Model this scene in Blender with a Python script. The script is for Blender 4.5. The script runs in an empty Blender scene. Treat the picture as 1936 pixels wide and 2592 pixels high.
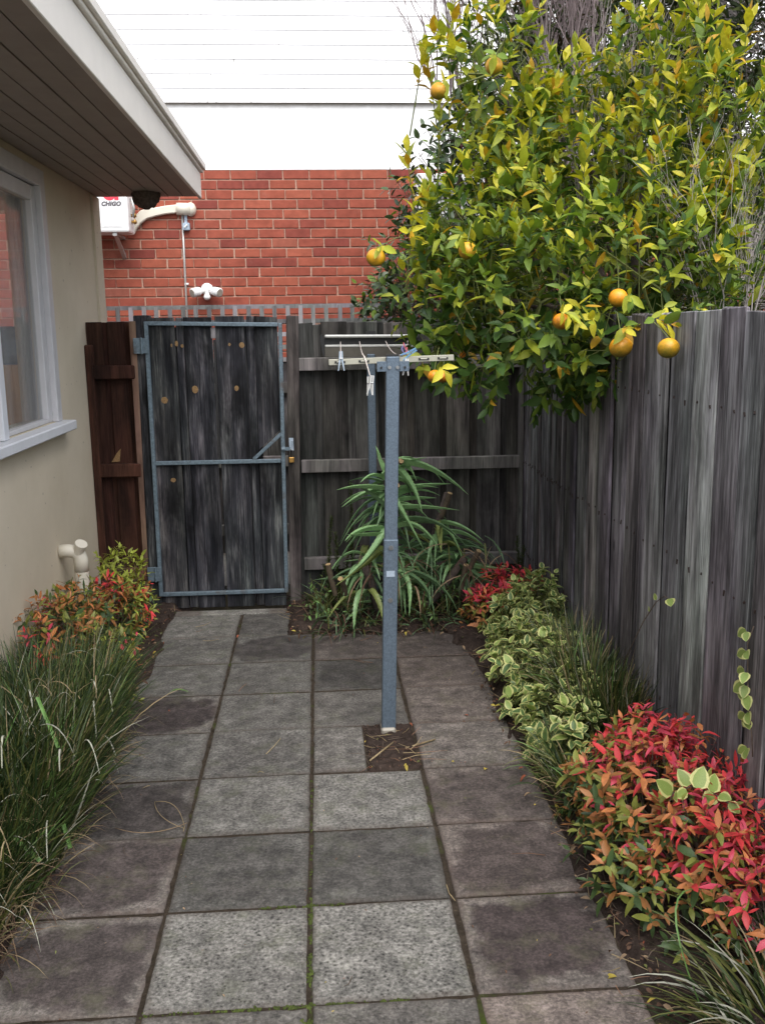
import bpy, bmesh, math, random
import numpy as np
from mathutils import Vector, Matrix, Quaternion
R = math.radians
random.seed(7)
rng = np.random.default_rng(7)
SC = bpy.context.scene
COL = SC.collection

# ------------------------------------------------------------------ camera
CAMPOS = Vector((0.064, -2.249, 1.773))
cf = Vector((0.065, 0.980, -0.190)).normalized()
cr = Vector((0.998, -0.069, -0.014))
cr = (cr - cf * cr.dot(cf)).normalized()
cu = cr.cross(cf)
cd = bpy.data.cameras.new('camera')
cam = bpy.data.objects.new('camera', cd)
COL.objects.link(cam)
cam.matrix_world = Matrix.Translation(CAMPOS) @ Matrix((cr, cu, -cf)).transposed().to_4x4()
cd.sensor_fit = 'VERTICAL'
cd.sensor_height = 36
cd.lens = 2398.2 / 2592 * 36
cd.clip_end = 500
cd.clip_start = .05
SC.camera = cam
# ------------------------------------------------------------------ light
w = bpy.data.worlds.new('World')
SC.world = w
w.use_nodes = True
nt = w.node_tree
bg = nt.nodes['Background']
sky = nt.nodes.new('ShaderNodeTexSky')
sky.sky_type = 'NISHITA'
sky.sun_disc = False
sky.sun_elevation = R(58)
sky.sun_rotation = R(168)
sky.air_density = 1.0
sky.dust_density = 2.0
hs = nt.nodes.new('ShaderNodeHueSaturation')
hs.inputs['Saturation'].default_value = .42
nt.links.new(sky.outputs[0], hs.inputs['Color'])
nt.links.new(hs.outputs[0], bg.inputs['Color'])
bg.inputs['Strength'].default_value = .15
sd = bpy.data.lights.new('sun', 'SUN')
sd.energy = 1.2
sd.angle = R(60)
sd.color = (1.0, .96, .90)
sun = bpy.data.objects.new('sun', sd)
COL.objects.link(sun)
sdir = Vector((math.sin(R(12)) * math.cos(R(58)), -math.cos(R(12)) * math.cos(R(58)), math.sin(R(58))))
sun.rotation_euler = sdir.to_track_quat('Z', 'Y').to_euler()
sun.location = sdir * 20
SC.view_settings.view_transform = 'Standard'
SC.view_settings.look = 'None'
SC.view_settings.gamma = 1
SC.view_settings.exposure = 1.3
SC.view_settings.use_curve_mapping = False
SC.cycles.max_bounces = 8
SC.cycles.transparent_max_bounces = 12

# ------------------------------------------------------------------ node helpers
class N:
    def __init__(s, name):
        s.m = bpy.data.materials.new(name)
        s.m.use_nodes = True
        s.t = s.m.node_tree
        s.b = s.t.nodes['Principled BSDF']
        s.out = s.t.nodes['Material Output']
    def n(s, typ, **kw):
        x = s.t.nodes.new('ShaderNode' + typ)
        for k, v in kw.items(): setattr(x, k, v)
        return x
    def l(s, a, b): s.t.links.new(a, b)
    def val(s, sock, v):
        if hasattr(v, 'node'): s.l(v, sock)
        else: sock.default_value = v
    def coord(s, scale=(1, 1, 1), rnd=True, which='Object'):
        tc = s.n('TexCoord')
        mp = s.n('Mapping')
        mp.inputs['Scale'].default_value = scale
        s.l(tc.outputs[which], mp.inputs['Vector'])
        if rnd:
            oi = s.n('ObjectInfo')
            mu = s.n('Math', operation='MULTIPLY')
            s.l(oi.outputs['Random'], mu.inputs[0]); mu.inputs[1].default_value = 71.3
            cx = s.n('CombineXYZ')
            s.l(mu.outputs[0], cx.inputs[0]); s.l(mu.outputs[0], cx.inputs[1]); s.l(mu.outputs[0], cx.inputs[2])
            s.l(cx.outputs[0], mp.inputs['Location'])
        return mp.outputs[0]
    def noise(s, vec, scale, detail=5, rough=.6, dist=0):
        x = s.n('TexNoise')
        x.inputs['Scale'].default_value = scale
        x.inputs['Detail'].default_value = detail
        x.inputs['Roughness'].default_value = rough
        x.inputs['Distortion'].default_value = dist
        s.l(vec, x.inputs['Vector'])
        return x.outputs['Fac']
    def ramp(s, fac, stops, interp='LINEAR'):
        x = s.n('ValToRGB')
        cr_ = x.color_ramp
        cr_.interpolation = interp
        while len(cr_.elements) < len(stops): cr_.elements.new(.5)
        for e, (p, c) in zip(cr_.elements, stops):
            e.position = p
            e.color = (*c, 1) if len(c) == 3 else c
        s.l(fac, x.inputs['Fac'])
        return x.outputs['Color']
    def mix(s, fac, a, b, mode='MIX'):
        x = s.n('MixRGB', blend_type=mode)
        s.val(x.inputs[0], fac)
        for sock, v in ((x.inputs[1], a), (x.inputs[2], b)):
            if hasattr(v, 'node'): s.l(v, sock)
            else: sock.default_value = (*v, 1)
        return x.outputs[0]
    def math(s, op, a, b=0.0, c=None):
        x = s.n('Math', operation=op)
        s.val(x.inputs[0], a); s.val(x.inputs[1], b)
        if c is not None: s.val(x.inputs[2], c)
        return x.outputs[0]
    def mr(s, v, a, b, c, d):
        x = s.n('MapRange')
        s.l(v, x.inputs[0])
        for i, q in enumerate((a, b, c, d)): x.inputs[i + 1].default_value = q
        return x.outputs[0]
    def bump(s, h, strength=.3, dist=.01):
        x = s.n('Bump')
        x.inputs['Strength'].default_value = strength
        x.inputs['Distance'].default_value = dist
        s.l(h, x.inputs['Height'])
        s.l(x.outputs[0], s.b.inputs['Normal'])
    def done(s, col, rough=.7, **kw):
        s.val(s.b.inputs['Base Color'], col if hasattr(col, 'node') else (*col, 1))
        s.val(s.b.inputs['Roughness'], rough)
        for k, v in kw.items(): s.b.inputs[k].default_value = v
        return s.m

def g3(v): return (v, v, v)

def wood(name, dark, mid, light, lo=.35, hi=.68, streak=17, stretch=1.6, patch=.6, rough=.85, spec=.2):
    q = N(name)
    oi = q.n('ObjectInfo')
    # broad weathering bands + fine fibre
    v = q.coord((1, 1, stretch / streak))
    f = q.noise(v, streak, 5, .62, .15)
    vf = q.coord((1, 1, .045))
    ff = q.math('ADD', q.math('MULTIPLY', q.noise(vf, 62, 3, .6), .45), q.math('MULTIPLY', q.noise(q.coord((1, 1, .03)), 175, 2, .6), .55))
    vg = q.coord((1, 1, .10))
    fg = q.noise(vg, 260, 2, .6)
    fac = q.math('ADD', q.math('MULTIPLY', f, .55), q.math('ADD', q.math('MULTIPLY', ff, .38), q.math('MULTIPLY', fg, .07)))
    col = q.ramp(fac, ((lo, dark), (lo + (hi - lo) * .45, mid), (hi, light)))
    v2 = q.coord((1, 1, .30))
    f2 = q.noise(v2, 6, 4, .65, .5)
    pm = q.ramp(f2, ((.36, g3(1 - patch)), (.60, g3(1.12))))
    col = q.mix(1, col, pm, 'MULTIPLY')
    # drifting hue: greenish, brownish, mauve
    fh = q.noise(q.coord((1, 1, .25)), 4, 2)
    col = q.mix(1, col, q.ramp(fh, ((.30, (.93, 1.0, .93)), (.5, (1, .985, .97)), (.70, (1.05, .97, 1.05)))), 'MULTIPLY')
    # knots and checks
    vk = q.coord((1, 1, .45))
    vo = q.n('TexVoronoi'); vo.inputs['Scale'].default_value = 4.3; q.l(vk, vo.inputs['Vector'])
    col = q.mix(q.ramp(vo.outputs['Distance'], ((.035, g3(.8)), (.075, g3(0)))), col, tuple(x * 1.2 for x in dark))
    ck = q.noise(q.coord((1, 1, .012)), 120, 2, .5)
    col = q.mix(q.ramp(ck, ((.68, g3(0)), (.72, g3(.85)))), col, tuple(x * .6 for x in dark))
    rv = q.mr(oi.outputs['Random'], 0, 1, .64, 1.34)
    cx = q.n('CombineXYZ')
    for i in range(3): q.l(rv, cx.inputs[i])
    col = q.mix(1, col, cx.outputs[0], 'MULTIPLY')
    col = q.mix(1, col, oi.outputs['Color'], 'MULTIPLY')
    q.bump(q.math('ADD', q.math('MULTIPLY', ff, 1.0), q.math('SUBTRACT', f, q.math('MULTIPLY', ck, .5))), .5, .005)
    return q.done(col, rough, **{'Specular IOR Level': spec})

def plain(name, col, rough=.6, var=.12, scale=12, bumpv=0, metal=0.0, spec=.5):
    q = N(name)
    v = q.coord()
    f = q.noise(v, scale, 5, .6)
    c = q.ramp(f, ((.3, tuple(x * (1 - var) for x in col)), (.7, tuple(min(1, x * (1 + var)) for x in col))))
    if bumpv: q.bump(q.noise(v, scale * 8, 4), bumpv, .002)
    return q.done(c, rough, Metallic=metal, **{'Specular IOR Level': spec})

def steel(name, col, rust):
    q = N(name)
    v = q.coord()
    c = q.ramp(q.noise(v, 55, 5, .7), ((.3, tuple(x * .62 for x in col)), (.7, tuple(x * 1.35 for x in col))))
    c = q.mix(q.ramp(q.noise(v, 7, 5, .7), ((rust, g3(0)), (rust + .12, g3(.75)))), c, (.085, .06, .045))
    q.bump(q.noise(v, 300, 3), .15, .002)
    return q.done(c, .55, Metallic=.25)

def leafmat(name, col, rough=.52, trans=.32, var=.25):
    q = N(name)
    v = q.coord()
    f = q.noise(v, 45, 3)
    oi = q.n('ObjectInfo')
    c = q.ramp(f, ((.3, tuple(x * (1 - var) for x in col)), (.72, tuple(min(1, x * (1 + var)) for x in col))))
    rv = q.mr(oi.outputs['Random'], 0, 1, .8, 1.2)
    cx = q.n('CombineXYZ')
    for i in range(3): q.l(rv, cx.inputs[i])
    c = q.mix(1, c, cx.outputs[0], 'MULTIPLY')
    q.l(c, q.b.inputs['Base Color'])
    q.b.inputs['Roughness'].default_value = rough
    q.b.inputs['Specular IOR Level'].default_value = .4
    tr = q.n('BsdfTranslucent')
    tc = q.mix(1, c, (1.0, 1.05, .5), 'MULTIPLY')
    q.l(tc, tr.inputs['Color'])
    ms = q.n('MixShader')
    ms.inputs[0].default_value = trans
    q.l(q.b.outputs[0], ms.inputs[1]); q.l(tr.outputs[0], ms.inputs[2])
    q.l(ms.outputs[0], q.out.inputs['Surface'])
    return q.m

# ------------------------------------------------------------------ mesh helpers
class MB:
    def __init__(s): s.v = []; s.f = []; s.mi = []
    def add(s, vs, fs, mi=0):
        o = len(s.v)
        s.v += [tuple(x) for x in vs]
        s.f += [tuple(i + o for i in f) for f in fs]
        s.mi += [mi] * len(fs)
        return s
    def box(s, a, b, mi=0, M=None):
        x0, y0, z0 = a; x1, y1, z1 = b
        vs = [(x0, y0, z0), (x1, y0, z0), (x1, y1, z0), (x0, y1, z0), (x0, y0, z1), (x1, y0, z1), (x1, y1, z1), (x0, y1, z1)]
        if M is not None: vs = [M @ Vector(v) for v in vs]
        return s.add(vs, [(0, 3, 2, 1), (4, 5, 6, 7), (0, 1, 5, 4), (1, 2, 6, 5), (2, 3, 7, 6), (3, 0, 4, 7)], mi)
    def tube(s, pts, r, n=6, mi=0, cap=True):
        pts = [Vector(p) for p in pts]
        rs = r if isinstance(r, (list, tuple)) else [r] * len(pts)
        rings = []
        prev = None
        for i, p in enumerate(pts):
            d = (pts[min(i + 1, len(pts) - 1)] - pts[max(i - 1, 0)])
            d = d.normalized() if d.length > 1e-9 else Vector((0, 0, 1))
            if prev is None:
                a = Vector((0, 0, 1)) if abs(d.z) < .9 else Vector((1, 0, 0))
                prev = d.cross(a).normalized()
            else:
                prev = prev - d * prev.dot(d)
                prev = prev.normalized() if prev.length > 1e-6 else d.orthogonal().normalized()
            q = d.cross(prev)
            rings.append([p + (prev * math.cos(2 * math.pi * k / n) + q * math.sin(2 * math.pi * k / n)) * rs[i] for k in range(n)])
        vs = [v for r_ in rings for v in r_]
        fs = []
        for i in range(len(pts) - 1):
            for k in range(n):
                fs.append((i * n + k, i * n + (k + 1) % n, (i + 1) * n + (k + 1) % n, (i + 1) * n + k))
        if cap:
            fs.append(tuple(range(n - 1, -1, -1)))
            fs.append(tuple((len(pts) - 1) * n + k for k in range(n)))
        return s.add(vs, fs, mi)
    def prism(s, poly, y0, y1, mi=0):          # poly of (x,z), extruded along y
        n = len(poly)
        vs = [(x, y0, z) for x, z in poly] + [(x, y1, z) for x, z in poly]
        fs = [tuple(range(n)), tuple(range(2 * n - 1, n - 1, -1))]
        fs += [(i, i + n, (i + 1) % n + n, (i + 1) % n) for i in range(n)]
        return s.add(vs, fs, mi)
    def ball(s, c, r, sc=(1, 1, 1), nu=12, nv=8, mi=0, noise=0):
        vs = []
        for j in range(nv + 1):
            th = math.pi * j / nv
            for i in range(nu):
                ph = 2 * math.pi * i / nu
                k = r * (1 + random.uniform(-noise, noise))
                vs.append((c[0] + k * sc[0] * math.sin(th) * math.cos(ph), c[1] + k * sc[1] * math.sin(th) * math.sin(ph), c[2] + k * sc[2] * math.cos(th)))
        fs = [(j * nu + i, (j + 1) * nu + i, (j + 1) * nu + (i + 1) % nu, j * nu + (i + 1) % nu) for j in range(nv) for i in range(nu)]
        return s.add(vs, fs, mi)
    def mesh(s, name, mats, smooth=False, bevel=0, segs=1):
        me = bpy.data.meshes.new(name)
        me.from_pydata(s.v, [], s.f)
        for m in (mats if isinstance(mats, (list, tuple)) else [mats]): me.materials.append(m)
        me.polygons.foreach_set('material_index', s.mi)
        bm = bmesh.new(); bm.from_mesh(me)
        bmesh.ops.recalc_face_normals(bm, faces=bm.faces)
        if bevel:
            bmesh.ops.bevel(bm, geom=[e for e in bm.edges if e.calc_face_angle(0) > .5], offset=bevel, segments=segs, affect='EDGES', profile=.5)
        bm.to_mesh(me); bm.free()
        if smooth: me.polygons.foreach_set('use_smooth', [True] * len(me.polygons))
        me.update()
        return me
    def build(s, name, mats, root=None, smooth=False, bevel=0, segs=1, origin=None):
        rl = Vector(root.get('wl', (0, 0, 0))) if root is not None else Vector((0, 0, 0))
        og = Vector(origin) if origin is not None else (rl if root is not None else Vector((0, 0, 0)))
        if og.length: s.v = [(v[0] - og.x, v[1] - og.y, v[2] - og.z) for v in s.v]
        me = s.mesh(name, mats, smooth, bevel, segs)
        return link(name, me, root, og)

def link(name, me, root=None, world=(0, 0, 0), rot=None, scale=None):
    o = bpy.data.objects.new(name, me)
    COL.objects.link(o)
    rl = Vector(root.get('wl', (0, 0, 0))) if root is not None else Vector((0, 0, 0))
    o['wl'] = tuple(Vector(world))
    o.location = Vector(world) - rl
    if rot is not None: o.rotation_euler = rot
    if scale is not None: o.scale = scale
    if root is not None: o.parent = root
    return o

def thing(name, label, cat, loc=(0, 0, 0), group=None):
    o = bpy.data.objects.new(name, None)
    COL.objects.link(o)
    o.empty_display_size = .05
    o.location = loc
    o['wl'] = tuple(loc)
    return tag(o, label, cat, group)

def tag(o, label, cat, group=None):
    o['label'] = label; o['category'] = cat
    if group: o['group'] = group
    return o

def struct(o):
    o['kind'] = 'structure'; return o

def stuff(o):
    o['kind'] = 'stuff'; return o

def np_mesh(name, V, F, mats, mi=None, smooth=True):
    me = bpy.data.meshes.new(name)
    V = np.asarray(V, np.float32); F = np.asarray(F, np.int32)
    k = F.shape[1]
    me.vertices.add(len(V)); me.vertices.foreach_set('co', V.ravel())
    me.loops.add(F.size); me.loops.foreach_set('vertex_index', F.ravel())
    me.polygons.add(len(F))
    me.polygons.foreach_set('loop_start', np.arange(0, F.size, k, dtype=np.int32))
    me.polygons.foreach_set('loop_total', np.full(len(F), k, np.int32))
    for m in mats: me.materials.append(m)
    if mi is not None: me.polygons.foreach_set('material_index', np.asarray(mi, np.int32))
    if smooth: me.polygons.foreach_set('use_smooth', np.ones(len(F), bool))
    me.update(calc_edges=True)
    return me

# ------------------------------------------------------------------ leaves
class Leaf:
    """leaf blade along +Y, upper side +Z; columns may carry a second material (pale rim)"""
    def __init__(s, prof, asp, curl, fold, cols=(-1, 0, 1), rim=False, ts=(0, .18, .45, .75, 1), twist=0.0, bend=0.0):
        V = []; nc = len(cols)
        for t, wd in zip(ts, prof):
            for c in cols:
                x = c * wd * asp / 2
                zz_ = fold * abs(x); a_ = twist * t
                V.append((x * math.cos(a_) - zz_ * math.sin(a_) + bend * t * t, t * (1 - .25 * abs(curl) * t), x * math.sin(a_) + zz_ * math.cos(a_) - curl * t * t))
        F = []; mi = []
        for i in range(len(ts) - 1):
            for j in range(nc - 1):
                F.append((i * nc + j, i * nc + j + 1, (i + 1) * nc + j + 1, (i + 1) * nc + j))
                mi.append(1 if rim and j in (0, nc - 2) else 0)
        s.V = np.array(V); s.F = np.array(F); s.mi = np.array(mi); s.cache = {}
LANCE = (.06, .62, 1, .66, .03)
OVAL = (.08, .86, 1, .74, .04)

class Foliage:
    def __init__(s, kinds, mats):
        s.kinds = kinds; s.mats = mats; s.L = []
    def add(s, p, d, n, size, kind, mat):
        s.L.append((p, d, n, size, kind, mat))
    def frame(s, it):
        p, d, n, size, kind, mat = it
        Y = d.normalized()
        Z = n - Y * n.dot(Y)
        Z = Z.normalized() if Z.length > 1e-4 else Y.orthogonal().normalized()
        X = Y.cross(Z)
        return X, Y, Z
    def build(s, root, nparts=0, part='leaf', rest='foliage'):
        rl = Vector(root['wl'])
        def pri(it):
            v = it[0] - CAMPOS
            X, Y, Z = s.frame(it)
            return -it[3] * (.4 + abs(Z.dot(v.normalized()))) / v.length ** 2.5
        order = sorted(s.L, key=pri)
        for it in order[:nparts]:
            p, d, n, size, kind, mat = it
            K = s.kinds[kind]
            key = mat
            if key not in K.cache:
                ms = s.mats[mat]; ms = ms if isinstance(ms, tuple) else (ms,)
                K.cache[key] = np_mesh(part, K.V, K.F, ms, K.mi)
            X, Y, Z = s.frame(it)
            o = bpy.data.objects.new(part, K.cache[key])
            COL.objects.link(o)
            o.parent = root
            o.matrix_local = Matrix.Translation(p - rl) @ (Matrix((X, Y, Z)).transposed() * size).to_4x4()
        slots = []; idx = {}
        for k, m in enumerate(s.mats):
            ms = m if isinstance(m, tuple) else (m,)
            idx[k] = [len(slots) + i for i in range(len(ms))]
            slots += list(ms)
        VV = []; FF = []; MM = []; off = 0
        for it in order[nparts:]:
            p, d, n, size, kind, mat = it
            K = s.kinds[kind]
            X, Y, Z = s.frame(it)
            M = np.array((X, Y, Z)) * size
            VV.append(K.V @ M + np.array(p - rl)); FF.append(K.F + off)
            ii = np.array(idx[mat]); MM.append(ii[np.minimum(K.mi, len(ii) - 1)])
            off += len(K.V)
        if VV:
            o = link(rest, np_mesh(rest, np.concatenate(VV), np.concatenate(FF), slots, np.concatenate(MM)), root, rl)
            stuff(o)

def rv(a=1.0): return Vector((random.uniform(-a, a), random.uniform(-a, a), random.uniform(-a, a)))
def unit(): 
    v = Vector((random.gauss(0, 1), random.gauss(0, 1), random.gauss(0, 1)))
    return v.normalized()

def shoot(F, tw, p, d, k, inter, size, kinds, pick, a0=75, a1=28, droop=.15, twr=.0016):
    d = d.normalized()
    u = d.orthogonal().normalized(); v = d.cross(u)
    ph = random.uniform(0, 6.28)
    for i in range(k):
        t = i / max(1, k - 1)
        ph += 2.4 + random.uniform(-.3, .3)
        a = R(a0 + (a1 - a0) * t + random.uniform(-10, 10))
        rad = u * math.cos(ph) + v * math.sin(ph)
        ld = d * math.cos(a) + rad * math.sin(a) + Vector((0, 0, -droop)) + rv(.1)
        n = d * .7 + Vector((0, 0, .7)) - rad * .2 + rv(.25)
        sz = size * random.uniform(.7, 1.12) * (.75 + .5 * math.sin(math.pi * (.2 + .7 * t)) - .1)
        F.add(p + d * inter * i, ld, n, sz, random.choice(kinds), pick(p + d * inter * i, t))
    if tw is not None:
        tw.tube([p - d * .09 - Vector((0, 0, .02)), p, p + d * inter * (k - 1)], [twr * 1.4, twr, twr * .5], 4, cap=False)

def blades(root, name, mats, n, pos, length, width, az, th0, th1, seg=6, tw=.6, mprob=None, fold=.25, kindstuff=True):
    """ribbon leaves: pos (n,3), arrays of length, width, azimuth, start and end lean"""
    rl = np.array(root['wl']) if root is not None else np.zeros(3)
    P = pos - rl
    V = np.zeros((n, seg + 1, 2, 3)); cur = P.copy()
    dirh = np.stack([np.cos(az), np.sin(az), np.zeros(n)], -1)
    side0 = np.stack([-np.sin(az), np.cos(az), np.zeros(n)], -1)
    rot = rng.uniform(-tw, tw, n)
    for i in range(seg + 1):
        t = i / seg
        th = th0 + (th1 - th0) * t ** 1.3
        dd = dirh * np.sin(th)[:, None] + np.array([0, 0, 1]) * np.cos(th)[:, None]
        if i: cur = cur + dd * (length / seg)[:, None]
        nn = np.cross(side0, dd)
        sd_ = side0 * np.cos(rot)[:, None] + nn * np.sin(rot)[:, None]
        wd = width * (1 - t ** 2.2) * (.6 + .8 * min(1, t * 3) / 2) + 4e-4
        V[:, i, 0] = cur - sd_ * (wd / 2)[:, None]; V[:, i, 1] = cur + sd_ * (wd / 2)[:, None]
    base = (np.arange(n) * (seg + 1) * 2)[:, None]
    q = np.array([[2 * i, 2 * i + 1, 2 * i + 3, 2 * i + 2] for i in range(seg)])
    F = (base[:, :, None] + q[None]).reshape(-1, 4)
    mi = np.repeat(rng.choice(len(mats), n, p=mprob), seg)
    o = link(name, np_mesh(name, V.reshape(-1, 3), F, mats, mi), root, rl)
    if kindstuff: stuff(o)
    return o

def part_blade(root, name, mat, pts, width, up=(0, 0, 1), thick=.0006):
    pts = [Vector(p) for p in pts]
    m = MB(); n = len(pts); vs = []
    for i, p in enumerate(pts):
        d = (pts[min(i + 1, n - 1)] - pts[max(i - 1, 0)]).normalized()
        s_ = d.cross(Vector(up))
        s_ = s_.normalized() if s_.length > 1e-4 else d.orthogonal().normalized()
        t = i / (n - 1)
        wd = width * (.55 + .45 * math.sin(math.pi * min(1, .15 + t * .85)))
        nn = s_.cross(d) * thick
        vs += [p - s_ * wd / 2, p + nn, p + s_ * wd / 2]
    fs = []
    for i in range(n - 1):
        for j in range(2): fs.append((i * 3 + j, i * 3 + j + 1, i * 3 + j + 4, i * 3 + j + 3))
    m.add(vs, fs)
    return m.build(name, mat, root, smooth=True)

def bez(a, b, c, n=7):
    a, b, c = Vector(a), Vector(b), Vector(c)
    return [a * (1 - t) ** 2 + b * 2 * t * (1 - t) + c * t * t for t in [i / (n - 1) for i in range(n)]]

# ================================================================== materials
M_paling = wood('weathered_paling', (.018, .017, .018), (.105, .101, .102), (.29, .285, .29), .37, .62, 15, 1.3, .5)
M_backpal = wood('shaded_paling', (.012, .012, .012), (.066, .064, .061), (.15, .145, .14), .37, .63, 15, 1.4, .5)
M_gatewood = wood('gate_board', (.008, .009, .012), (.038, .040, .045), (.18, .18, .18), .40, .65, 13, 1.6, .8)
M_brown = wood('brown_stained_wood', (.014, .006, .004), (.050, .020, .013), (.105, .045, .030), .35, .7, 15, 1.4, .5)
M_rail = wood('rail_wood', (.045, .043, .044), (.12, .115, .11), (.20, .19, .18), .32, .7, 17, 1.4, .35)
M_fresh = wood('raw_brown_wood', (.12, .07, .05), (.20, .125, .09), (.28, .19, .14), .3, .7, 17, 1.4, .4)
M_lattice = wood('lattice_wood', (.12, .12, .125), (.23, .23, .235), (.32, .32, .325), .3, .7, 17, 1.4, .3)
M_nail = plain('rusty_nail', (.035, .022, .018), .7)
M_knot = plain('knot_wood', (.21, .125, .05), .7, .35, 90)
M_galv = plain('galvanised_steel', (.105, .140, .180), .5, .28, 130, .12, .3)
M_galvd = steel('galvanised_gate_tube', (.125, .17, .205), .58)
M_bolt = plain('zinc_bolt', (.3, .31, .32), .35, .1, 30, 0, .9)
M_brass = plain('brass', (.42, .24, .07), .35, .15, 60, 0, .8)
M_cream = plain('cream_paint', (.34, .33, .265), .45, .06, 8)
M_pvc = plain('cream_pvc', (.66, .62, .52), .4, .05, 9)
M_white = plain('white_enamel', (.80, .80, .79), .35, .03, 5)
M_whitepaint = plain('white_house_paint', (.86, .86, .86), .6, .03, 3)
M_sill = plain('sill_paint', (.70, .71, .74), .5, .05, 10)
M_frame = plain('window_frame_paint', (.56, .55, .56), .5, .06, 10)
M_dark = plain('black_plastic', (.010, .010, .011), .5, .3, 30)
M_alu = plain('aluminium', (.45, .45, .43), .4, .08, 50, 0, .5)
M_taupe = plain('taupe_cabinet', (.30, .275, .23), .5, .1, 20)
M_taupe2 = plain('grey_blue_fabric', (.20, .23, .27), .9, .2, 30)
M_curtain = plain('pale_curtain', (.48, .45, .42), .9, .08, 30)
M_cord = plain('white_cord', (.62, .55, .50), .8, .15, 60)
M_red = plain('red_print', (.72, .04, .07), .5, .03)
M_ink = plain('dark_print', (.10, .09, .10), .5, .03)
M_bluepeg = plain('blue_peg', (.14, .30, .48), .4, .1, 40)
M_greypeg = plain('grey_blue_peg', (.33, .40, .48), .5, .15, 40)
M_whitepeg = plain('white_peg', (.62, .62, .60), .5, .1, 40)
M_purple = plain('purple_twine', (.10, .09, .20), .8, .2, 60)
M_redtw = plain('red_twine', (.45, .10, .12), .8, .2, 60)
M_fascia = plain('fascia_paint', (.78, .73, .67), .6, .04, 7, .1)
M_soffit = plain('soffit_board_paint', (.30, .25, .215), .65, .08, 9, .1)
M_roof = plain('roof_tile', (.16, .07, .05), .8, .2, 9)
M_room = plain('room_plaster', (.62, .58, .52), .8, .04, 4)
M_timber = wood('orange_timber', (.46, .29, .16), (.58, .37, .21), (.64, .44, .27), .3, .7, 12, 1.6, .2, .5)
M_nest = plain('mud_nest', (.12, .09, .075), .95, .5, 60, .8)
M_twig = plain('twig_bark', (.11, .08, .06), .9, .3, 50)
M_greytwig = plain('bare_grey_twig', (.32, .285, .27), .9, .25, 40)
M_mauvetwig = plain('bare_mauve_twig', (.21, .165, .165), .9, .25, 40)
M_bark = plain('bark', (.085, .065, .055), .95, .45, 30, .7)
M_greenstem = plain('green_stem', (.13, .15, .04), .7, .2, 40)
M_redleaf = plain('rusty_stalk', (.16, .085, .05), .7, .2, 40)

def m_render():
    q = N('cream_render')
    v = q.coord((1, 1, 1), False)
    f = q.noise(v, 2.2, 5, .6)
    c = q.ramp(f, ((.3, (.58, .505, .385)), (.7, (.66, .58, .455))))
    f2 = q.noise(q.coord((1, 1, .25), False), 9, 4, .6)
    c = q.mix(q.ramp(f2, ((.66, g3(0)), (.80, g3(.35)))), c, (.24, .22, .19))
    f4 = q.noise(q.coord((1, 1, 1), False), 38, 1, .4)
    c = q.mix(q.ramp(f4, ((.765, g3(0)), (.785, g3(.75)))), c, (.13, .11, .09))
    q.bump(q.noise(v, 160, 4, .7), .35, .003)
    return q.done(c, .9, **{'Specular IOR Level': .15})
M_render = m_render()

def m_brick():
    q = N('red_brick')
    oi = q.n('ObjectInfo')
    c0 = q.ramp(oi.outputs['Random'], ((0, (.21, .053, .042)), (.15, (.28, .074, .050)), (.6, (.315, .086, .054)), (.9, (.35, .102, .063)), (1, (.28, .096, .068))))
    v = q.coord()
    f = q.noise(v, 13, 5, .65)
    c = q.mix(1, c0, q.ramp(f, ((.3, g3(.78)), (.7, g3(1.15)))), 'MULTIPLY')
    c = q.mix(q.ramp(q.noise(v, 75, 3, .7), ((.58, g3(0)), (.78, g3(.4)))), c, (.13, .05, .05))
    c = q.mix(q.ramp(q.noise(v, 5, 4, .7), ((.62, g3(0)), (.85, g3(.22)))), c, (.50, .34, .27))
    q.bump(q.noise(v, 90, 4, .7), .4, .003)
    return q.done(c, .9, **{'Specular IOR Level': .15})
M_brick = m_brick()
M_mortar = plain('pink_mortar', (.50, .33, .25), .95, .18, 30, .5, 0, .1)

def m_board():
    q = N('white_weatherboard')
    v = q.coord((1, 1, 1))
    c = q.ramp(q.noise(v, 2, 3), ((.3, (.83, .83, .84)), (.7, (.88, .88, .87))))
    v2 = q.coord((26, 1, 5))
    chip = q.ramp(q.noise(v2, 1.7, 3, .6), ((.67, g3(0)), (.70, g3(1))))
    c = q.mix(q.math('MULTIPLY', chip, .75), c, (.22, .20, .18))
    return q.done(c, .6)
M_board = m_board()

def m_band():
    q = N('white_band_render')
    tc = q.n('TexCoord'); sp = q.n('SeparateXYZ')
    q.l(tc.outputs['Object'], sp.inputs[0])
    v = q.coord((1, 1, 1), False)
    z = q.math('ADD', sp.outputs[2], q.mr(q.noise(v, 9, 4, .7), 0, 1, -.02, .02))
    grime = q.ramp(q.mr(z, 3.68, 3.775, 0, 1), ((0, g3(0)), (.6, g3(.12)), (1, g3(.8))))
    c = q.mix(grime, (.86, .86, .86), (.33, .30, .26))
    return q.done(c, .7)
M_band = m_band()

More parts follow.
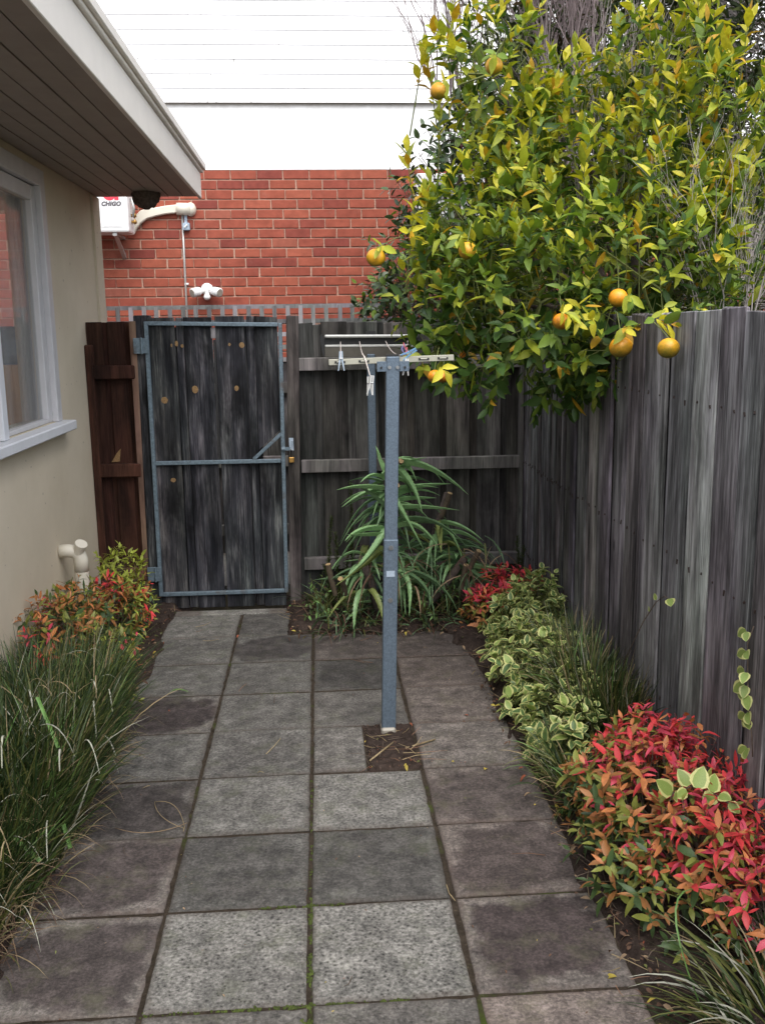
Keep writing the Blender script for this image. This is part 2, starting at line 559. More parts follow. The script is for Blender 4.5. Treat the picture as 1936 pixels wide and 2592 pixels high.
def m_paver():
    q = N('concrete_paver')
    tc = q.n('TexCoord'); sp = q.n('SeparateXYZ'); q.l(tc.outputs['Object'], sp.inputs[0])
    oi = q.n('ObjectInfo'); cs = q.n('SeparateColor'); q.l(oi.outputs['Color'], cs.inputs[0])
    v = q.coord()
    fine = q.noise(v, 95, 4, .75)
    med = q.noise(v, 14, 5, .65)
    big = q.noise(v, 5, 3, .6, .4)
    base = q.ramp(q.math('ADD', q.math('MULTIPLY', fine, .55), q.math('MULTIPLY', med, .45)), ((.36, (.042, .041, .038)), (.5, (.108, .104, .095)), (.63, (.215, .207, .190))))
    # exposed aggregate
    vo = q.n('TexVoronoi'); vo.inputs['Scale'].default_value = 70; q.l(v, vo.inputs['Vector'])
    spk = q.ramp(q.math('ADD', vo.outputs['Distance'], q.math('MULTIPLY', fine, .5)), ((.34, g3(.30)), (.50, g3(.92)), (.95, g3(1.45))))
    sp2 = q.mix(cs.outputs[2], (1, 1, 1), spk)
    c = q.mix(1, base, sp2, 'MULTIPLY')
    # damp / lichen patch in the middle of the slab
    ax = q.math('ABSOLUTE', sp.outputs[0]); ay = q.math('ABSOLUTE', sp.outputs[1])
    mx = q.math('MAXIMUM', ax, ay)
    rad = q.math('SQRT', q.math('ADD', q.math('MULTIPLY', ax, ax), q.math('MULTIPLY', ay, ay)))
    dd = q.math('ADD', q.math('MULTIPLY', mx, .6), q.math('MULTIPLY', rad, .4))
    dd = q.math('ADD', dd, q.mr(big, .3, .7, -.06, .06))
    damp = q.ramp(q.mr(dd, .12, .24, 1, 0), ((.15, g3(0)), (.50, g3(1))))
    amt = q.math('MULTIPLY', damp, cs.outputs[1])
    c = q.mix(amt, c, q.mix(1, c, (.36, .32, .34), 'MULTIPLY'))
    # mossy blotches
    c = q.mix(q.ramp(q.noise(v, 8, 5, .7), ((.52, g3(0)), (.75, g3(.50)))), c, (.105, .112, .070))
    c = q.mix(q.ramp(q.noise(v, 4.2, 5, .7), ((.5, g3(0)), (.7, g3(.45)))), c, q.mix(1, c, (.55, .52, .52), 'MULTIPLY'))
    # soil creeping in from the edge
    edge = q.ramp(q.math('ADD', mx, q.mr(med, .3, .7, -.02, .02)), ((.198, g3(0)), (.226, g3(.65))))
    c = q.mix(edge, c, (.055, .043, .036))
    warm = q.mix(oi.outputs['Alpha'], (1.20, .975, .93), (1, 1, 1))
    c = q.mix(1, c, warm, 'MULTIPLY')
    cx = q.n('CombineXYZ')
    bri = q.math('MULTIPLY', cs.outputs[0], 2.0)
    for i in range(3): q.l(bri, cx.inputs[i])
    c = q.mix(1, c, cx.outputs[0], 'MULTIPLY')
    q.bump(q.math('ADD', fine, q.math('MULTIPLY', med, .6)), .55, .004)
    ro = q.mix(amt, g3(.9), g3(.62))
    q.l(ro, q.b.inputs['Roughness'])
    return q.done(c, q.b.inputs['Roughness'].links[0].from_socket, **{'Specular IOR Level': .3})
M_paver = m_paver()

def m_soil(name, a, b, moss=0.0):
    q = N(name)
    v = q.coord((1, 1, 1), False)
    c = q.ramp(q.noise(v, 26, 6, .75), ((.3, a), (.62, b), (.85, tuple(x * 1.8 for x in b))))
    c = q.mix(q.ramp(q.noise(v, 70, 3, .7), ((.62, g3(0)), (.74, g3(.8)))), c, tuple(x * 2.6 for x in b))
    if moss: c = q.mix(q.ramp(q.noise(v, 3, 5, .7), ((.56, g3(0)), (.68, g3(moss)))), c, (.06, .085, .015))
    q.bump(q.noise(v, 55, 6, .75), .9, .015)
    return q.done(c, .95, **{'Specular IOR Level': .1})
M_soil = m_soil('dark_mulch', (.018, .013, .011), (.066, .048, .040))
M_joint = m_soil('joint_soil', (.024, .019, .014), (.064, .050, .037), .8)
M_drive = m_soil('driveway_concrete', (.16, .15, .14), (.24, .23, .21))
M_ground = m_soil('bare_ground', (.05, .042, .03), (.09, .08, .05))
M_moss = plain('green_moss', (.055, .075, .012), .95, .5, 60)

def m_glass():
    q = N('window_glass')
    q.t.nodes.remove(q.b)
    tr = q.n('BsdfTransparent'); tr.inputs['Color'].default_value = (.90, .92, .91, 1)
    gl = q.n('BsdfGlossy'); gl.inputs['Roughness'].default_value = .03
    lw = q.n('LayerWeight'); lw.inputs['Blend'].default_value = .5
    fr = q.math('MULTIPLY_ADD', q.math('POWER', lw.outputs['Facing'], 4.0), .42, .03)
    ms = q.n('MixShader')
    q.l(fr, ms.inputs[0]); q.l(tr.outputs[0], ms.inputs[1]); q.l(gl.outputs[0], ms.inputs[2])
    df = q.n('BsdfDiffuse'); df.inputs['Color'].default_value = (.62, .60, .62, 1)      # pale film mixed in as the sky's reflected haze on the pane
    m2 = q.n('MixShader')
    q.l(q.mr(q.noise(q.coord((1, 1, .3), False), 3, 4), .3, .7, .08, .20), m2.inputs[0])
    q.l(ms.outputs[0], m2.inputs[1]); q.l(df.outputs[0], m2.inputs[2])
    q.l(m2.outputs[0], q.out.inputs['Surface'])
    return q.m
M_glass = m_glass()

# foliage colours
C_deep = leafmat('citrus_deep_green', (.052, .110, .020))
C_mid = leafmat('citrus_mid_green', (.150, .230, .030))
C_lime = leafmat('citrus_lime_green', (.36, .40, .036))
C_yel = leafmat('citrus_yellow_green', (.60, .54, .045))
C_gold = leafmat('citrus_gold', (.55, .32, .025))
K_dark = leafmat('camellia_dark', (.030, .056, .022), .3, .12)
K_mid = leafmat('camellia_mid', (.065, .10, .040), .3, .15)
F_a = leafmat('conifer_dark', (.034, .055, .016), .7, .1)
F_b = leafmat('conifer_olive', (.085, .11, .028), .7, .1)
F_c = leafmat('conifer_brown', (.10, .07, .03), .8, .1)
D_red = leafmat('nandina_red', (.66, .060, .065), .45, .22)
D_pink = leafmat('nandina_crimson', (.56, .065, .105), .45, .2)
D_org = leafmat('nandina_orange', (.58, .22, .08), .45, .22)
D_brn = leafmat('nandina_bronze', (.34, .15, .05), .5, .2)
D_olv = leafmat('nandina_olive', (.24, .26, .055), .45, .22)
D_grn = leafmat('nandina_green', (.055, .095, .030), .45, .2)
D_lim = leafmat('nandina_lime', (.33, .38, .06), .45, .25)
V_grn = leafmat('vinca_green', (.10, .17, .055), .42, .2)
V_pal = leafmat('vinca_pale_green', (.26, .35, .09), .42, .2)
V_rim = leafmat('vinca_cream_rim', (.58, .58, .23), .45, .2)
G_drk = leafmat('grass_dark', (.024, .046, .014), .5, .15)
G_mid = leafmat('grass_mid', (.056, .088, .024), .5, .15)
G_olv = leafmat('grass_olive', (.12, .13, .036), .5, .15)
G_dry = leafmat('grass_straw', (.30, .23, .13), .7, .15)
G_pal = leafmat('grass_pale', (.42, .42, .34), .6, .15)
G_brt = leafmat('grass_bright', (.14, .27, .07), .5, .2)
A_grn = leafmat('aloe_green', (.24, .41, .18), .4, .08, .2)
A_drk = leafmat('aloe_dark', (.115, .20, .095), .45, .08, .25)
A_yel = leafmat('aloe_yellowish', (.20, .24, .07), .5, .08, .25)
L_brn = leafmat('litter_brown', (.10, .055, .035), .8, .1)
L_tan = leafmat('litter_tan', (.26, .18, .11), .8, .1)
L_red = leafmat('litter_rust', (.28, .08, .04), .8, .1)
L_yel = leafmat('litter_yellow', (.42, .33, .06), .6, .15)

# ================================================================== ground and path
g = MB().box((-60, -60, -.30), (60, 60, -.045)).build('ground', M_ground); struct(g)
dr = MB().box((-12, 4.35, -.04), (12, 6.9, -.012)).build('driveway', M_drive); struct(dr)
js = MB().box((-1.0, -3.1, -.04), (.98, 3.72, -.0065)).build('joint_sand', M_joint); struct(js)

S = .45
def slab_mesh(wx, wy, name='paver'):
    n = 11; ch = .006
    out = []
    for (ax, ay), (bx, by) in zip(((-1, -1), (1, -1), (1, 1), (-1, 1)), ((1, -1), (1, 1), (-1, 1), (-1, -1))):
        for k in range(n):
            t = k / n
            jit = 0 if k == 0 else random.gauss(0, .0011) - (random.random() < .10) * random.uniform(.001, .005)
            x = (ax + (bx - ax) * t); y = (ay + (by - ay) * t)
            out.append((x * wx / 2 + (jit * x if abs(x) == 1 and k else 0), y * wy / 2 + (jit * y if abs(y) == 1 and k else 0)))
    m_ = len(out)
    sc_ = lambda p, d: (p[0] - math.copysign(min(abs(p[0]), d), p[0]) * (abs(p[0]) > wx / 2 - .02), p[1] - math.copysign(min(abs(p[1]), d), p[1]) * (abs(p[1]) > wy / 2 - .02))
    vs = [(*p, -.045) for p in out] + [(*p, -.006) for p in out] + [(*sc_(p, .003), -.0015) for p in out] + [(*sc_(p, .008), 0) for p in out]
    fs = [(r * m_ + i, r * m_ + (i + 1) % m_, (r + 1) * m_ + (i + 1) % m_, (r + 1) * m_ + i) for r in range(3) for i in range(m_)]
    fs.append(tuple(3 * m_ + i for i in range(m_)))
    return MB().add(vs, fs).mesh(name, M_paver)
path = bpy.data.objects.new('paved_path', None); COL.objects.link(path); path['wl'] = (0, 0, 0)
struct(path)
pms = [slab_mesh(S - .013, S - .011) for _ in range(6)]
# per slab: brightness/2, damp patch, exposed stone, coolness
PV = {(-2, 0): (.66, .85, .1, .65), (-1, 0): (.60, .05, .95, 1), (0, 0): (.60, .0, 1.0, 1), (1, 0): (.58, 1.0, .15, .55),
      (-2, 1): (.66, .85, .1, .6), (-1, 1): (.40, .35, .15, 1), (0, 1): (.39, .35, .15, 1), (1, 1): (.54, .75, .1, .4),
      (-2, 2): (.42, .80, .1, .8), (-1, 2): (.53, .15, .5, 1), (0, 2): (.60, .1, .7, 1), (1, 2): (.54, .65, .2, .45),
      (-2, 3): (.50, .20, .3, 1), (-1, 3): (.50, .40, .5, 1), (0, 3): (.53, .2, .5, .9), (1, 3): (.54, .1, .3, .6),
      (-2, 4): (.56, 1.0, .2, .8), (-1, 4): (.50, .30, .4, 1), (0, 4): (.50, .2, .3, .9), (1, 4): (.48, .15, .2, .4),
      (-2, 5): (.52, .20, .2, 1), (-1, 5): (.48, .25, .3, 1), (0, 5): (.38, .60, .2, 1), (1, 5): (.45, .25, .2, .3),
      (-2, 6): (.55, .25, .2, 1), (-1, 6): (.50, .80, .2, 1), (0, 6): (.40, .45, .2, .5), (1, 6): (.38, .3, .2, .3),
      (-2, 7): (.66, .10, .2, 1), (-1, 7): (.48, .4, .2, 1),
      (-2, -1): (.50, .5, .3, .8), (-1, -1): (.48, .3, .4, .9), (0, -1): (.48, .2, .5, .9), (1, -1): (.60, .1, .3, .3)}
half = slab_mesh(.217, S - .015)
half2 = slab_mesh(.29, S - .015)
for j in range(-7, 8):
    for i in range(-2, 2):
        if j == 7 and i >= 0: continue
        me = random.choice(pms); x = (i + .5) * S
        if (i, j) == (0, 3): me = half; x = .117
        if (i, j) == (-1, 7): me = half2; x = -.295
        o = link('paver', me, path, (x + random.uniform(-.002, .002), (j + .5) * S + random.uniform(-.002, .002), random.uniform(-.004, .003)),
                 (R(random.uniform(-.35, .35)), R(random.uniform(-.35, .35)), R(random.uniform(-.5, .5))))
        o.color = PV.get((i, j), (.5, .3, .3, .9))
e = MB().box((-.88, 3.606, -.05), (-.17, 3.70, .004)).build('edging', M_paver, path, bevel=.006, origin=(-.5, 3.65, 0))
e.color = (.75, 0, .2, 1)

def bed(name, x0, x1, y0, y1, edge, h=.035, nx=26, ny=80):
    """bumpy soil sheet; edge(x,y)->0..1 lowers it to the path side"""
    V = []; F = []
    from mathutils import noise as mn
    for j in range(ny + 1):
        for i in range(nx + 1):
            x = x0 + (x1 - x0) * i / nx; y = y0 + (y1 - y0) * j / ny
            k = edge(x, y) + .5 * mn.noise(Vector((x * 21, y * 21, 9))) + .35 * mn.noise(Vector((x * 60, y * 60, 2)))
            z = -.03 + (h + .03) * min(1, max(0, k)) + .016 * mn.noise(Vector((x * 13, y * 13, 1))) + .010 * mn.noise(Vector((x * 37, y * 37, 5)))
            V.append((x, y, z))
    for j in range(ny):
        for i in range(nx):
            a = j * (nx + 1) + i
            F.append((a, a + 1, a + nx + 2, a + nx + 1))
    o = link(name, np_mesh(name, V, F, [M_soil]))
    return struct(o)
wob = lambda y, s=0: .03 * math.sin(y * 5.1 + s) + .02 * math.sin(y * 13 + s * 2)
bed('garden_bed', -1.40, -.80, -3, 3.9, lambda x, y: (-.885 + wob(y) + (.03 if y > 2 else 0) - x) / .05)
bed('garden_bed', .78, 1.45, -3, 3.95, lambda x, y: (x - (.875 + wob(y, 2) - .06 * max(0, min(1, (y - 1.5) / 1.5)))) / .06)
bed('garden_bed', -.20, 1.0, 2.75, 4.1, lambda x, y: min((x + .16) / .04, (y - (3.14 - .10 * max(0, x / .9) + wob(x * 2, 1))) / .06), .035, 50, 50)
bed('garden_bed', .215, .462, 1.335, 1.815, lambda x, y: min(x - .215, .462 - x, y - 1.335, 1.815 - y) / .03, .010, 34, 60)

# moss tufts standing in the joints
mo = MB()
def moss_line(xa, ya, xb, yb, n, wd=.007):
    for k in range(int(n * 2.6)):
        t = random.random()
        if math.sin(t * 23 + n) + math.sin(t * 61 + n * 2) * .8 + random.gauss(0, .5) < -.1: continue
        x = xa + (xb - xa) * t + random.gauss(0, wd * .5); y = ya + (yb - ya) * t + random.gauss(0, wd * .5)
        r = random.uniform(.0018, .0048)
        mo.ball((x, y, -.006), r, (1, 1, 1.3), 5, 3, 0, .2)
moss_line(0, -.35, 0, .55, 240); moss_line(0, .6, 0, 1.3, 40); moss_line(-.20, 0, .28, 0, 170); moss_line(-.44, 0, -.2, 0, 26)
moss_line(-.16, .45, .12, .45, 70); moss_line(.04, -.3, -.02, -.05, 60)
o = mo.build('moss', M_moss, smooth=True); stuff(o)

# ================================================================== neighbour's brick house
D = 6.9
nb = thing('brick_house', 'red brick house with white weatherboards above, beyond the back fence', 'house', (0, D, 0))
MB().box((-6, D + .006, -.04), (7, D + .25, 3.214)).build('wall', M_mortar, nb)
bvar = []
for k in range(5):
    m = MB().box((-.115, -.006, -.038), (.115, .04, .038))
    m.v = [(x + random.uniform(-.0018, .0018), y + random.uniform(-.0015, .0015), z + random.uniform(-.0018, .0018)) for x, y, z in m.v]
    bvar.append(m.mesh('brick', M_brick, bevel=.004))
rest = MB()
nb_n = 0
for r in range(37):
    z = 3.214 - .043 - r * .0865
    x = -6.2 + (.12 if r % 2 else 0) + random.uniform(-.012, .012)
    while x < 7:
        xc = x + .12 + random.uniform(-.003, .003)
        if -1.85 < xc < 1.62 and z > 1.93 or (-.35 < xc < .1 and z > 1.5):
            o = link('brick', random.choice(bvar), nb, (xc, D, z + random.uniform(-.0015, .0015)), (0, R(random.uniform(-.3, .3)), 0)); nb_n += 1
        else:
            rest.box((xc - .115, D, z - .038), (xc + .115, D + .03, z + .038))
        x += .2402
stuff(rest.build('brickwork', M_brick, nb))
MB().box((-6, D - .004, 3.214), (7, D + .25, 3.80)).build('render_band', M_band, nb)
for r in range(16):
    z = 3.785 + r * .1215
    xs = [-6]
    while xs[-1] < 7: xs.append(xs[-1] + random.uniform(1.6, 3.4))
    if r == 0: xs = [-6, -1.05, .98, 7]
    for a, b in zip(xs[:-1], xs[1:]):
        vs = [(a + .001, D - .034, z), (b - .001, D - .034, z), (b - .001, D - .028, z + .1260), (a + .001, D - .028, z + .1260),
              (a + .001, D - .030, z), (b - .001, D - .030, z), (b - .001, D - .010, z + .1260), (a + .001, D - .010, z + .1260)]
        MB().add(vs, [(0, 1, 2, 3), (7, 6, 5, 4), (0, 4, 5, 1), (3, 2, 6, 7), (0, 3, 7, 4), (1, 5, 6, 2)]).build('weatherboard', M_board, nb, origin=((a + b) / 2, D, z))
MB().box((-6, D - .008, 3.80), (7, D + .25, 5.72)).build('upper_wall', M_whitepaint, nb)
MB().prism([(-6.2, 5.725), (7.2, 5.725), (7.2, 5.80), (.5, 8.2), (-6.2, 5.80)], D - .02, D + 8).build('roof', M_roof, nb)
MB().box((-6, D + .26, -.04), (-5.8, D + 8, 5.72)).box((6.8, D + .26, -.04), (7, D + 8, 5.72)).build('side_wall', M_brick, nb)

# --- wall mounted air conditioner
def aircon(name, label, x0, x1, z0, z1, text=False):
    y1 = D - .12; y0 = y1 - .28
    t = thing(name, label, 'air conditioner', ((x0 + x1) / 2, D, z0))
    MB().box((x0, y0, z0), (x1, y1, z1)).build('casing', M_white, t, bevel=.018, segs=2)
    cx = x0 + (x1 - x0) * .38; cz = (z0 + z1) / 2
    gm = MB()
    for k in range(7):
        rr = .035 + k * .032
        gm.tube([(cx + rr * math.cos(a), y0 - .006, cz + rr * math.sin(a)) for a in [i * math.pi / 14 for i in range(29)]], .003, 4, cap=False)
    gm.build('fan_grille', M_dark, t)
    MB().box((x1 - .235, y0 - .004, z0 + .045), (x1 - .055, y0 - .0005, z0 + .057)).build('pressed_rib', M_white, t, bevel=.0015)
    for xx in (x0 + .12, x1 - .13):
        b = MB().box((xx - .018, y0 + .02, z0 - .028), (xx + .018, D - .001, z0 - .002))
        b.add([(xx - .016, y0 + .06, z0 - .029), (xx + .016, y0 + .06, z0 - .029), (xx + .016, D - .004, z0 - .20), (xx - .016, D - .004, z0 - .20),
               (xx - .016, y0 + .10, z0 - .029), (xx + .016, y0 + .10, z0 - .029), (xx + .016, D - .004, z0 - .16), (xx - .016, D - .004, z0 - .16)],
              [(0, 1, 2, 3), (7, 6, 5, 4), (0, 4, 5, 1), (1, 5, 6, 2), (2, 6, 7, 3), (3, 7, 4, 0)])
        b.build('bracket', M_alu, t)
    if text:
        fc = bpy.data.curves.new('lettering', 'FONT')
        fc.body = 'CHIGO'; fc.size = .049; fc.shear = .22; fc.extrude = .0008; fc.offset = .0026; fc.space_character = 1.08
        fo = bpy.data.objects.new('lettering', fc); COL.objects.link(fo)
        bpy.context.view_layer.update()
        fm = bpy.data.meshes.new_from_object(fo.evaluated_get(bpy.context.evaluated_depsgraph_get()))
        bpy.data.objects.remove(fo)
        fm.name = 'lettering'
        fm.materials.clear(); fm.materials.append(M_ink)
        link('lettering', fm, t, (x1 - .226, y0 - .0022, z0 + .223), (R(90), 0, 0))
        lg = MB()
        c = (x1 - .152, z0 + .325); n = 40
        pts = [(c[0] + .058 * math.cos(a), c[1] + .058 * math.sin(a)) for a in [math.pi * (.22 + 1.62 * i / n) for i in range(n + 1)]]
        inn = [(c[0] + .024 * math.cos(a), c[1] + .024 * math.sin(a)) for a in [math.pi * (.22 + 1.62 * i / n) for i in range(n + 1)]]
        for i in range(n): lg.prism([pts[i], pts[i + 1], inn[i + 1], inn[i]], y0 - .0022, y0 - .0004)
        lg.prism([(c[0] + .042, c[1] - .056), (c[0] + .078, c[1] - .056), (c[0] + .078, c[1] + .01), (c[0] + .048, c[1] + .01)], y0 - .0024, y0 - .0004)
        lg.build('logo', M_red, t)
        MB().tube([(x1 + .012, y0 + .12, z0 + .30), (x1 + .03, y0 + .12, z0 + .22), (x1 + .02, y0 + .13, z0 + .14)], .012, 8).build('hose', M_alu, t, smooth=True)
        v = MB()
        for zz in (.10, .155): v.tube([(x1 - .004, y0 + .14, z0 + zz), (x1 + .045, y0 + .14, z0 + zz)], .014, 8).tube([(x1 + .03, y0 + .13, z0 + zz - .02), (x1 + .03, y0 + .13, z0 + zz + .02)], .010, 6)
        v.build('valve', M_brass, t, smooth=True)
    return t
aircon('air_conditioner', 'white air conditioner with red logo on the brick wall', -2.32, -1.541, 2.635, 3.135, True)
t2 = aircon('air_conditioner', 'white louvred air conditioner half hidden behind the dark leafed shrub', .985, 1.60, 2.55, 3.12)
lv = MB()
for k in range(6): lv.box((1.18, D - .415, 2.90 + k * .03), (1.56, D - .402, 2.912 + k * .03))
lv.build('louvre', M_alu, t2)

t = thing('pipe_duct', 'cream curved pipe duct beside the air conditioner', 'duct', (-1.2, D, 2.85))
d = MB()
def flat_duct(mb, pts, hs, dep):
    n = len(pts); vs = []
    for (x, z), h in zip(pts, hs): vs += [(x, D - dep, z - h / 2), (x, D - dep, z + h / 2), (x, D - .001, z + h / 2), (x, D - .001, z - h / 2)]
    fs = [(0, 1, 2, 3), tuple(4 * (n - 1) + k for k in (3, 2, 1, 0))]
    for i in range(n - 1):
        for k in range(4): fs.append((4 * i + k, 4 * i + 4 + k, 4 * i + 4 + (k + 1) % 4, 4 * i + (k + 1) % 4))
    mb.add(vs, fs)
flat_duct(d, [(-1.565, 2.70), (-1.54, 2.755), (-1.50, 2.80), (-1.44, 2.83), (-1.36, 2.845), (-1.27, 2.862), (-1.16, 2.872)], [.10, .115, .11, .088, .075, .072, .074], .06)
d.build('channel', M_pvc, t, smooth=False, bevel=.008)
MB().ball((-1.045, D - .02, 2.868), .062, (.8, 1.0, 1), 14, 10).tube([(-1.17, D - .03, 2.872), (-1.045, D - .03, 2.868)], .055, 14).build('elbow_cap', M_pvc, t, smooth=True)
t = thing('isolator_switch', 'small grey isolator switch box under the duct elbow', 'switch', (-1.096, D, 2.717))
MB().box((-1.125, D - .055, 2.682), (-1.06, D - .001, 2.748)).build('box', M_greypeg, t, bevel=.006)
MB().tube([(-1.105, D - .058, 2.705), (-1.08, D - .062, 2.73)], .008, 6).build('rotary_knob', M_white, t)
MB().box((-1.108, D - .022, 2.748), (-1.082, D - .001, 2.82)).build('cable_entry', M_greypeg, t)
t = thing('conduit_pipe', 'thin vertical grey conduit running down the brick wall', 'conduit', (-1.125, D, 2))
MB().tube([(-1.127, D - .014, 2.82), (-1.128, D - .013, 2.4), (-1.135, D - .014, 0)], .010, 8).build('pipe', M_alu, t, smooth=True)
MB().tube([(-1.137, D - .012, 2.205), (-1.10, D - .012, 2.205)], .010, 8).build('clip', M_white, t)
t = thing('security_light', 'white twin head floodlight with sensor low on the brick wall', 'floodlight', (-.93, D, 2.12))
MB().tube([(-.93, D - .001, 2.155), (-.93, D - .05, 2.155)], .056, 16).ball((-.93, D - .05, 2.155), .055, (1, .5, 1), 14, 8).build('base', M_white, t, smooth=True)
for sx in (-1, 1):
    a = Vector((-.93 + sx * .02, D - .06, 2.15)); b = Vector((-.93 + sx * .125, D - .15, 2.118))
    h = MB().tube([a, a.lerp(b, .3), a.lerp(b, .45), b], [.02, .025, .04, .043], 14).build('lamp_head', M_white, t, smooth=True)
    dd = (b - a).normalized()
    MB().tube([b + dd * .001, b + dd * .004], .034, 14).build('lens', M_taupe, h)
MB().tube([(-.93, D - .05, 2.12), (-.925, D - .10, 2.09)], .022, 10).ball((-.925, D - .115, 2.082), .032, (1, 1, .9), 12, 8).build('sensor', M_white, t, smooth=True)

# ================================================================== neighbour's trellis-topped fence
TY = 5.3
tf = thing('trellis_fence', 'grey lattice topped fence in front of the brick wall', 'fence', (0, TY, 0))
vm = MB().box((-.016, -.006, 0), (.016, .006, .46)).mesh('slat', M_lattice)
hm = MB().box((-2.2, -.006, -.016), (2.2, .006, .016)).mesh('slat', M_lattice)
x = -2.15
while x < 2.2:
    link('slat', vm, tf, (x + random.uniform(-.004, .004), TY - .007, 1.50), (0, R(random.uniform(-.6, .6)), 0)); x += .100
for z in (1.548, 1.645, 1.742, 1.842, 1.955):
    link('slat', hm, tf, (0, TY + .007, z), (0, R(random.uniform(-.1, .1)), 0))
tp = [MB().box((-.078, -.008, 0), (.078, .008, 1.53)).mesh('paling', M_backpal) for _ in range(2)]
x = -2.2
while x < 2.2:
    link('paling', random.choice(tp), tf, (x, TY + .022 + random.choice((0, .012)), 0)); x += .148
for z in (1.33, .75, .2): MB().box((-2.25, TY - .05, z - .04), (2.25, TY + .004, z + .04)).build('rail', M_rail, tf)

# ================================================================== our house (left)
WX = -1.36
ho = thing('rendered_house', 'cream rendered house with boarded eave and white window', 'house', (WX, 0, 0))
W0, W1, Z0, Z1 = -.9, 3.10, 1.30, 2.612          # window opening
wm = MB()
wm.box((WX - .2, -3, -.05), (WX, 4.405, Z0)).box((WX - .2, -3, Z0), (WX, W0, 2.70)).box((WX - .2, W1, Z0), (WX, 4.405, 2.70)).box((WX - .2, W0, Z1), (WX, W1, 2.70))
wm.build('wall', M_render, ho)
# end wall with its own window
ew = MB()
ew.box((-5, 4.205, -.05), (WX - .201, 4.403, 1.56)).box((WX - .42, 4.205, 1.56), (WX - .201, 4.403, 2.70)).box((-5, 4.205, 1.56), (-2.9, 4.403, 2.70)).box((-2.9, 4.205, 2.55), (WX - .42, 4.403, 2.70))
ew.build('end_wall', M_render, ho)
MB().box((-5, -3, -.05), (-4.9, 4.204, .9)).box((-5, -3, 2.45), (-4.9, 4.204, 2.70)).box((-4.9, -3, -.05), (WX - .201, -2.9, 2.70)).build('room_wall', M_room, ho)  # unseen west side left open, an opening added to let daylight in
MB().box((-4.9, -2.9, .3), (WX - .201, 4.204, .35)).build('room_floor', M_timber, ho)
MB().box((-4.9, -2.9, 2.64), (WX - .201, 4.204, 2.699)).build('room_ceiling', M_room, ho)
MB().box((-4.2, 3.95, .36), (WX - .21, 4.19, 1.58)).build('bench_panel', M_timber, ho)
MB().box((-3.9, 3.96, 1.582), (WX - .21, 4.16, 1.82)).build('grey_cushion', M_taupe2, ho, bevel=.02)
cu_ = MB()
for k in range(6): cu_.tube([(-1.475 + .012 * (k % 2), 2.90 + k * .022, 1.32), (-1.475 + .012 * (k % 2), 2.90 + k * .022, 2.6)], .014, 6)
cu_.build('curtain', M_curtain, ho, smooth=True)
MB().box((WX - .01, 4.225, .9), (WX + .016, 4.418, 2.645)).build('corner_strip', M_render, ho)
# window: casing > sill, sash, mullion, pane
wx0, wx1 = WX - .07, WX + .018
cs = MB()
cs.box((wx0, W1 - .085, Z0), (wx1, W1, Z1)).box((wx0, W0, Z0), (wx1, W0 + .085, Z1)).box((wx0, W0 + .085, Z1 - .085), (wx1, W1 - .085, Z1))
win = cs.build('window', M_frame, ho, bevel=.004)
MB().box((WX - .10, W0 - .05, Z0 - .055), (WX + .075, W1 + .07, Z0 - .002)).build('sill', M_sill, win, bevel=.006)
sa = MB(); a0 = W1 - .09
sa.box((wx0 + .01, a0 - .075, Z0 + .001), (wx1 - .03, a0, Z1 - .09)).box((wx0 + .01, 2.16, Z1 - .165), (wx1 - .03, a0 - .075, Z1 - .09)).box((wx0 + .01, 2.16, Z0 + .001), (wx1 - .03, a0 - .075, Z0 + .025))
sa.build('sash', M_frame, win, bevel=.004)
MB().box((wx0, 2.085, Z0 + .001), (wx1 + .006, 2.155, Z1 - .087)).build('mullion', M_sill, win, bevel=.004)
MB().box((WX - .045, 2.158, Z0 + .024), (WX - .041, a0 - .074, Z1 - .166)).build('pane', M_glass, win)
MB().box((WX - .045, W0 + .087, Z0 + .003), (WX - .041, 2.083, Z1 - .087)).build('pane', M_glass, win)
# eave
EX = -.677
xs = WX + .005
bw = (EX - .012 - xs) / 7
for k in range(7):
    MB().box((xs + k * bw + .0035, -3, 2.652 + (.0015 if k % 2 else 0)), (xs + (k + 1) * bw - .0035, 4.392, 2.668)).build('soffit_board', M_soffit, ho)
MB().box((WX - .2, -3, 2.6985), (EX - .02, 4.39, 2.72)).build('eave_lining', M_dark, ho)
MB().box((EX - .014, -3.02, 2.640), (EX + .008, 4.405, 2.800)).build('fascia', M_fascia, ho, bevel=.003)
MB().box((WX - .2, 4.393, 2.655), (EX - .016, 4.413, 2.800)).build('barge_board', M_fascia, ho, bevel=.003)
MB().box((EX - .014, -3.02, 2.803), (EX + .024, 4.41, 2.822)).box((EX - .014, -3.02, 2.8225), (EX + .042, 4.415, 2.862)).build('gutter', M_fascia, ho, bevel=.003)
MB().add([(EX + .02, -3.05, 2.863), (EX + .02, 4.40, 2.863), (-5, 4.40, 4.1), (-5, -3.05, 4.1), (EX + .02, -3.05, 2.885), (EX + .02, 4.40, 2.885), (-5, 4.40, 4.13), (-5, -3.05, 4.13)],
         [(0, 1, 2, 3), (7, 6, 5, 4), (0, 4, 5, 1), (1, 5, 6, 2), (2, 6, 7, 3), (3, 7, 4, 0)]).build('roof', M_roof, ho)
# nest under the eave
ne = MB().ball((-1.00, 4.20, 2.64), .085, (1.05, .9, 1.0), 26, 18, 0, .13)
tag(ne.build('bird_nest', M_nest, smooth=True), 'dark rounded nest stuck under the far end of the eave', 'nest')
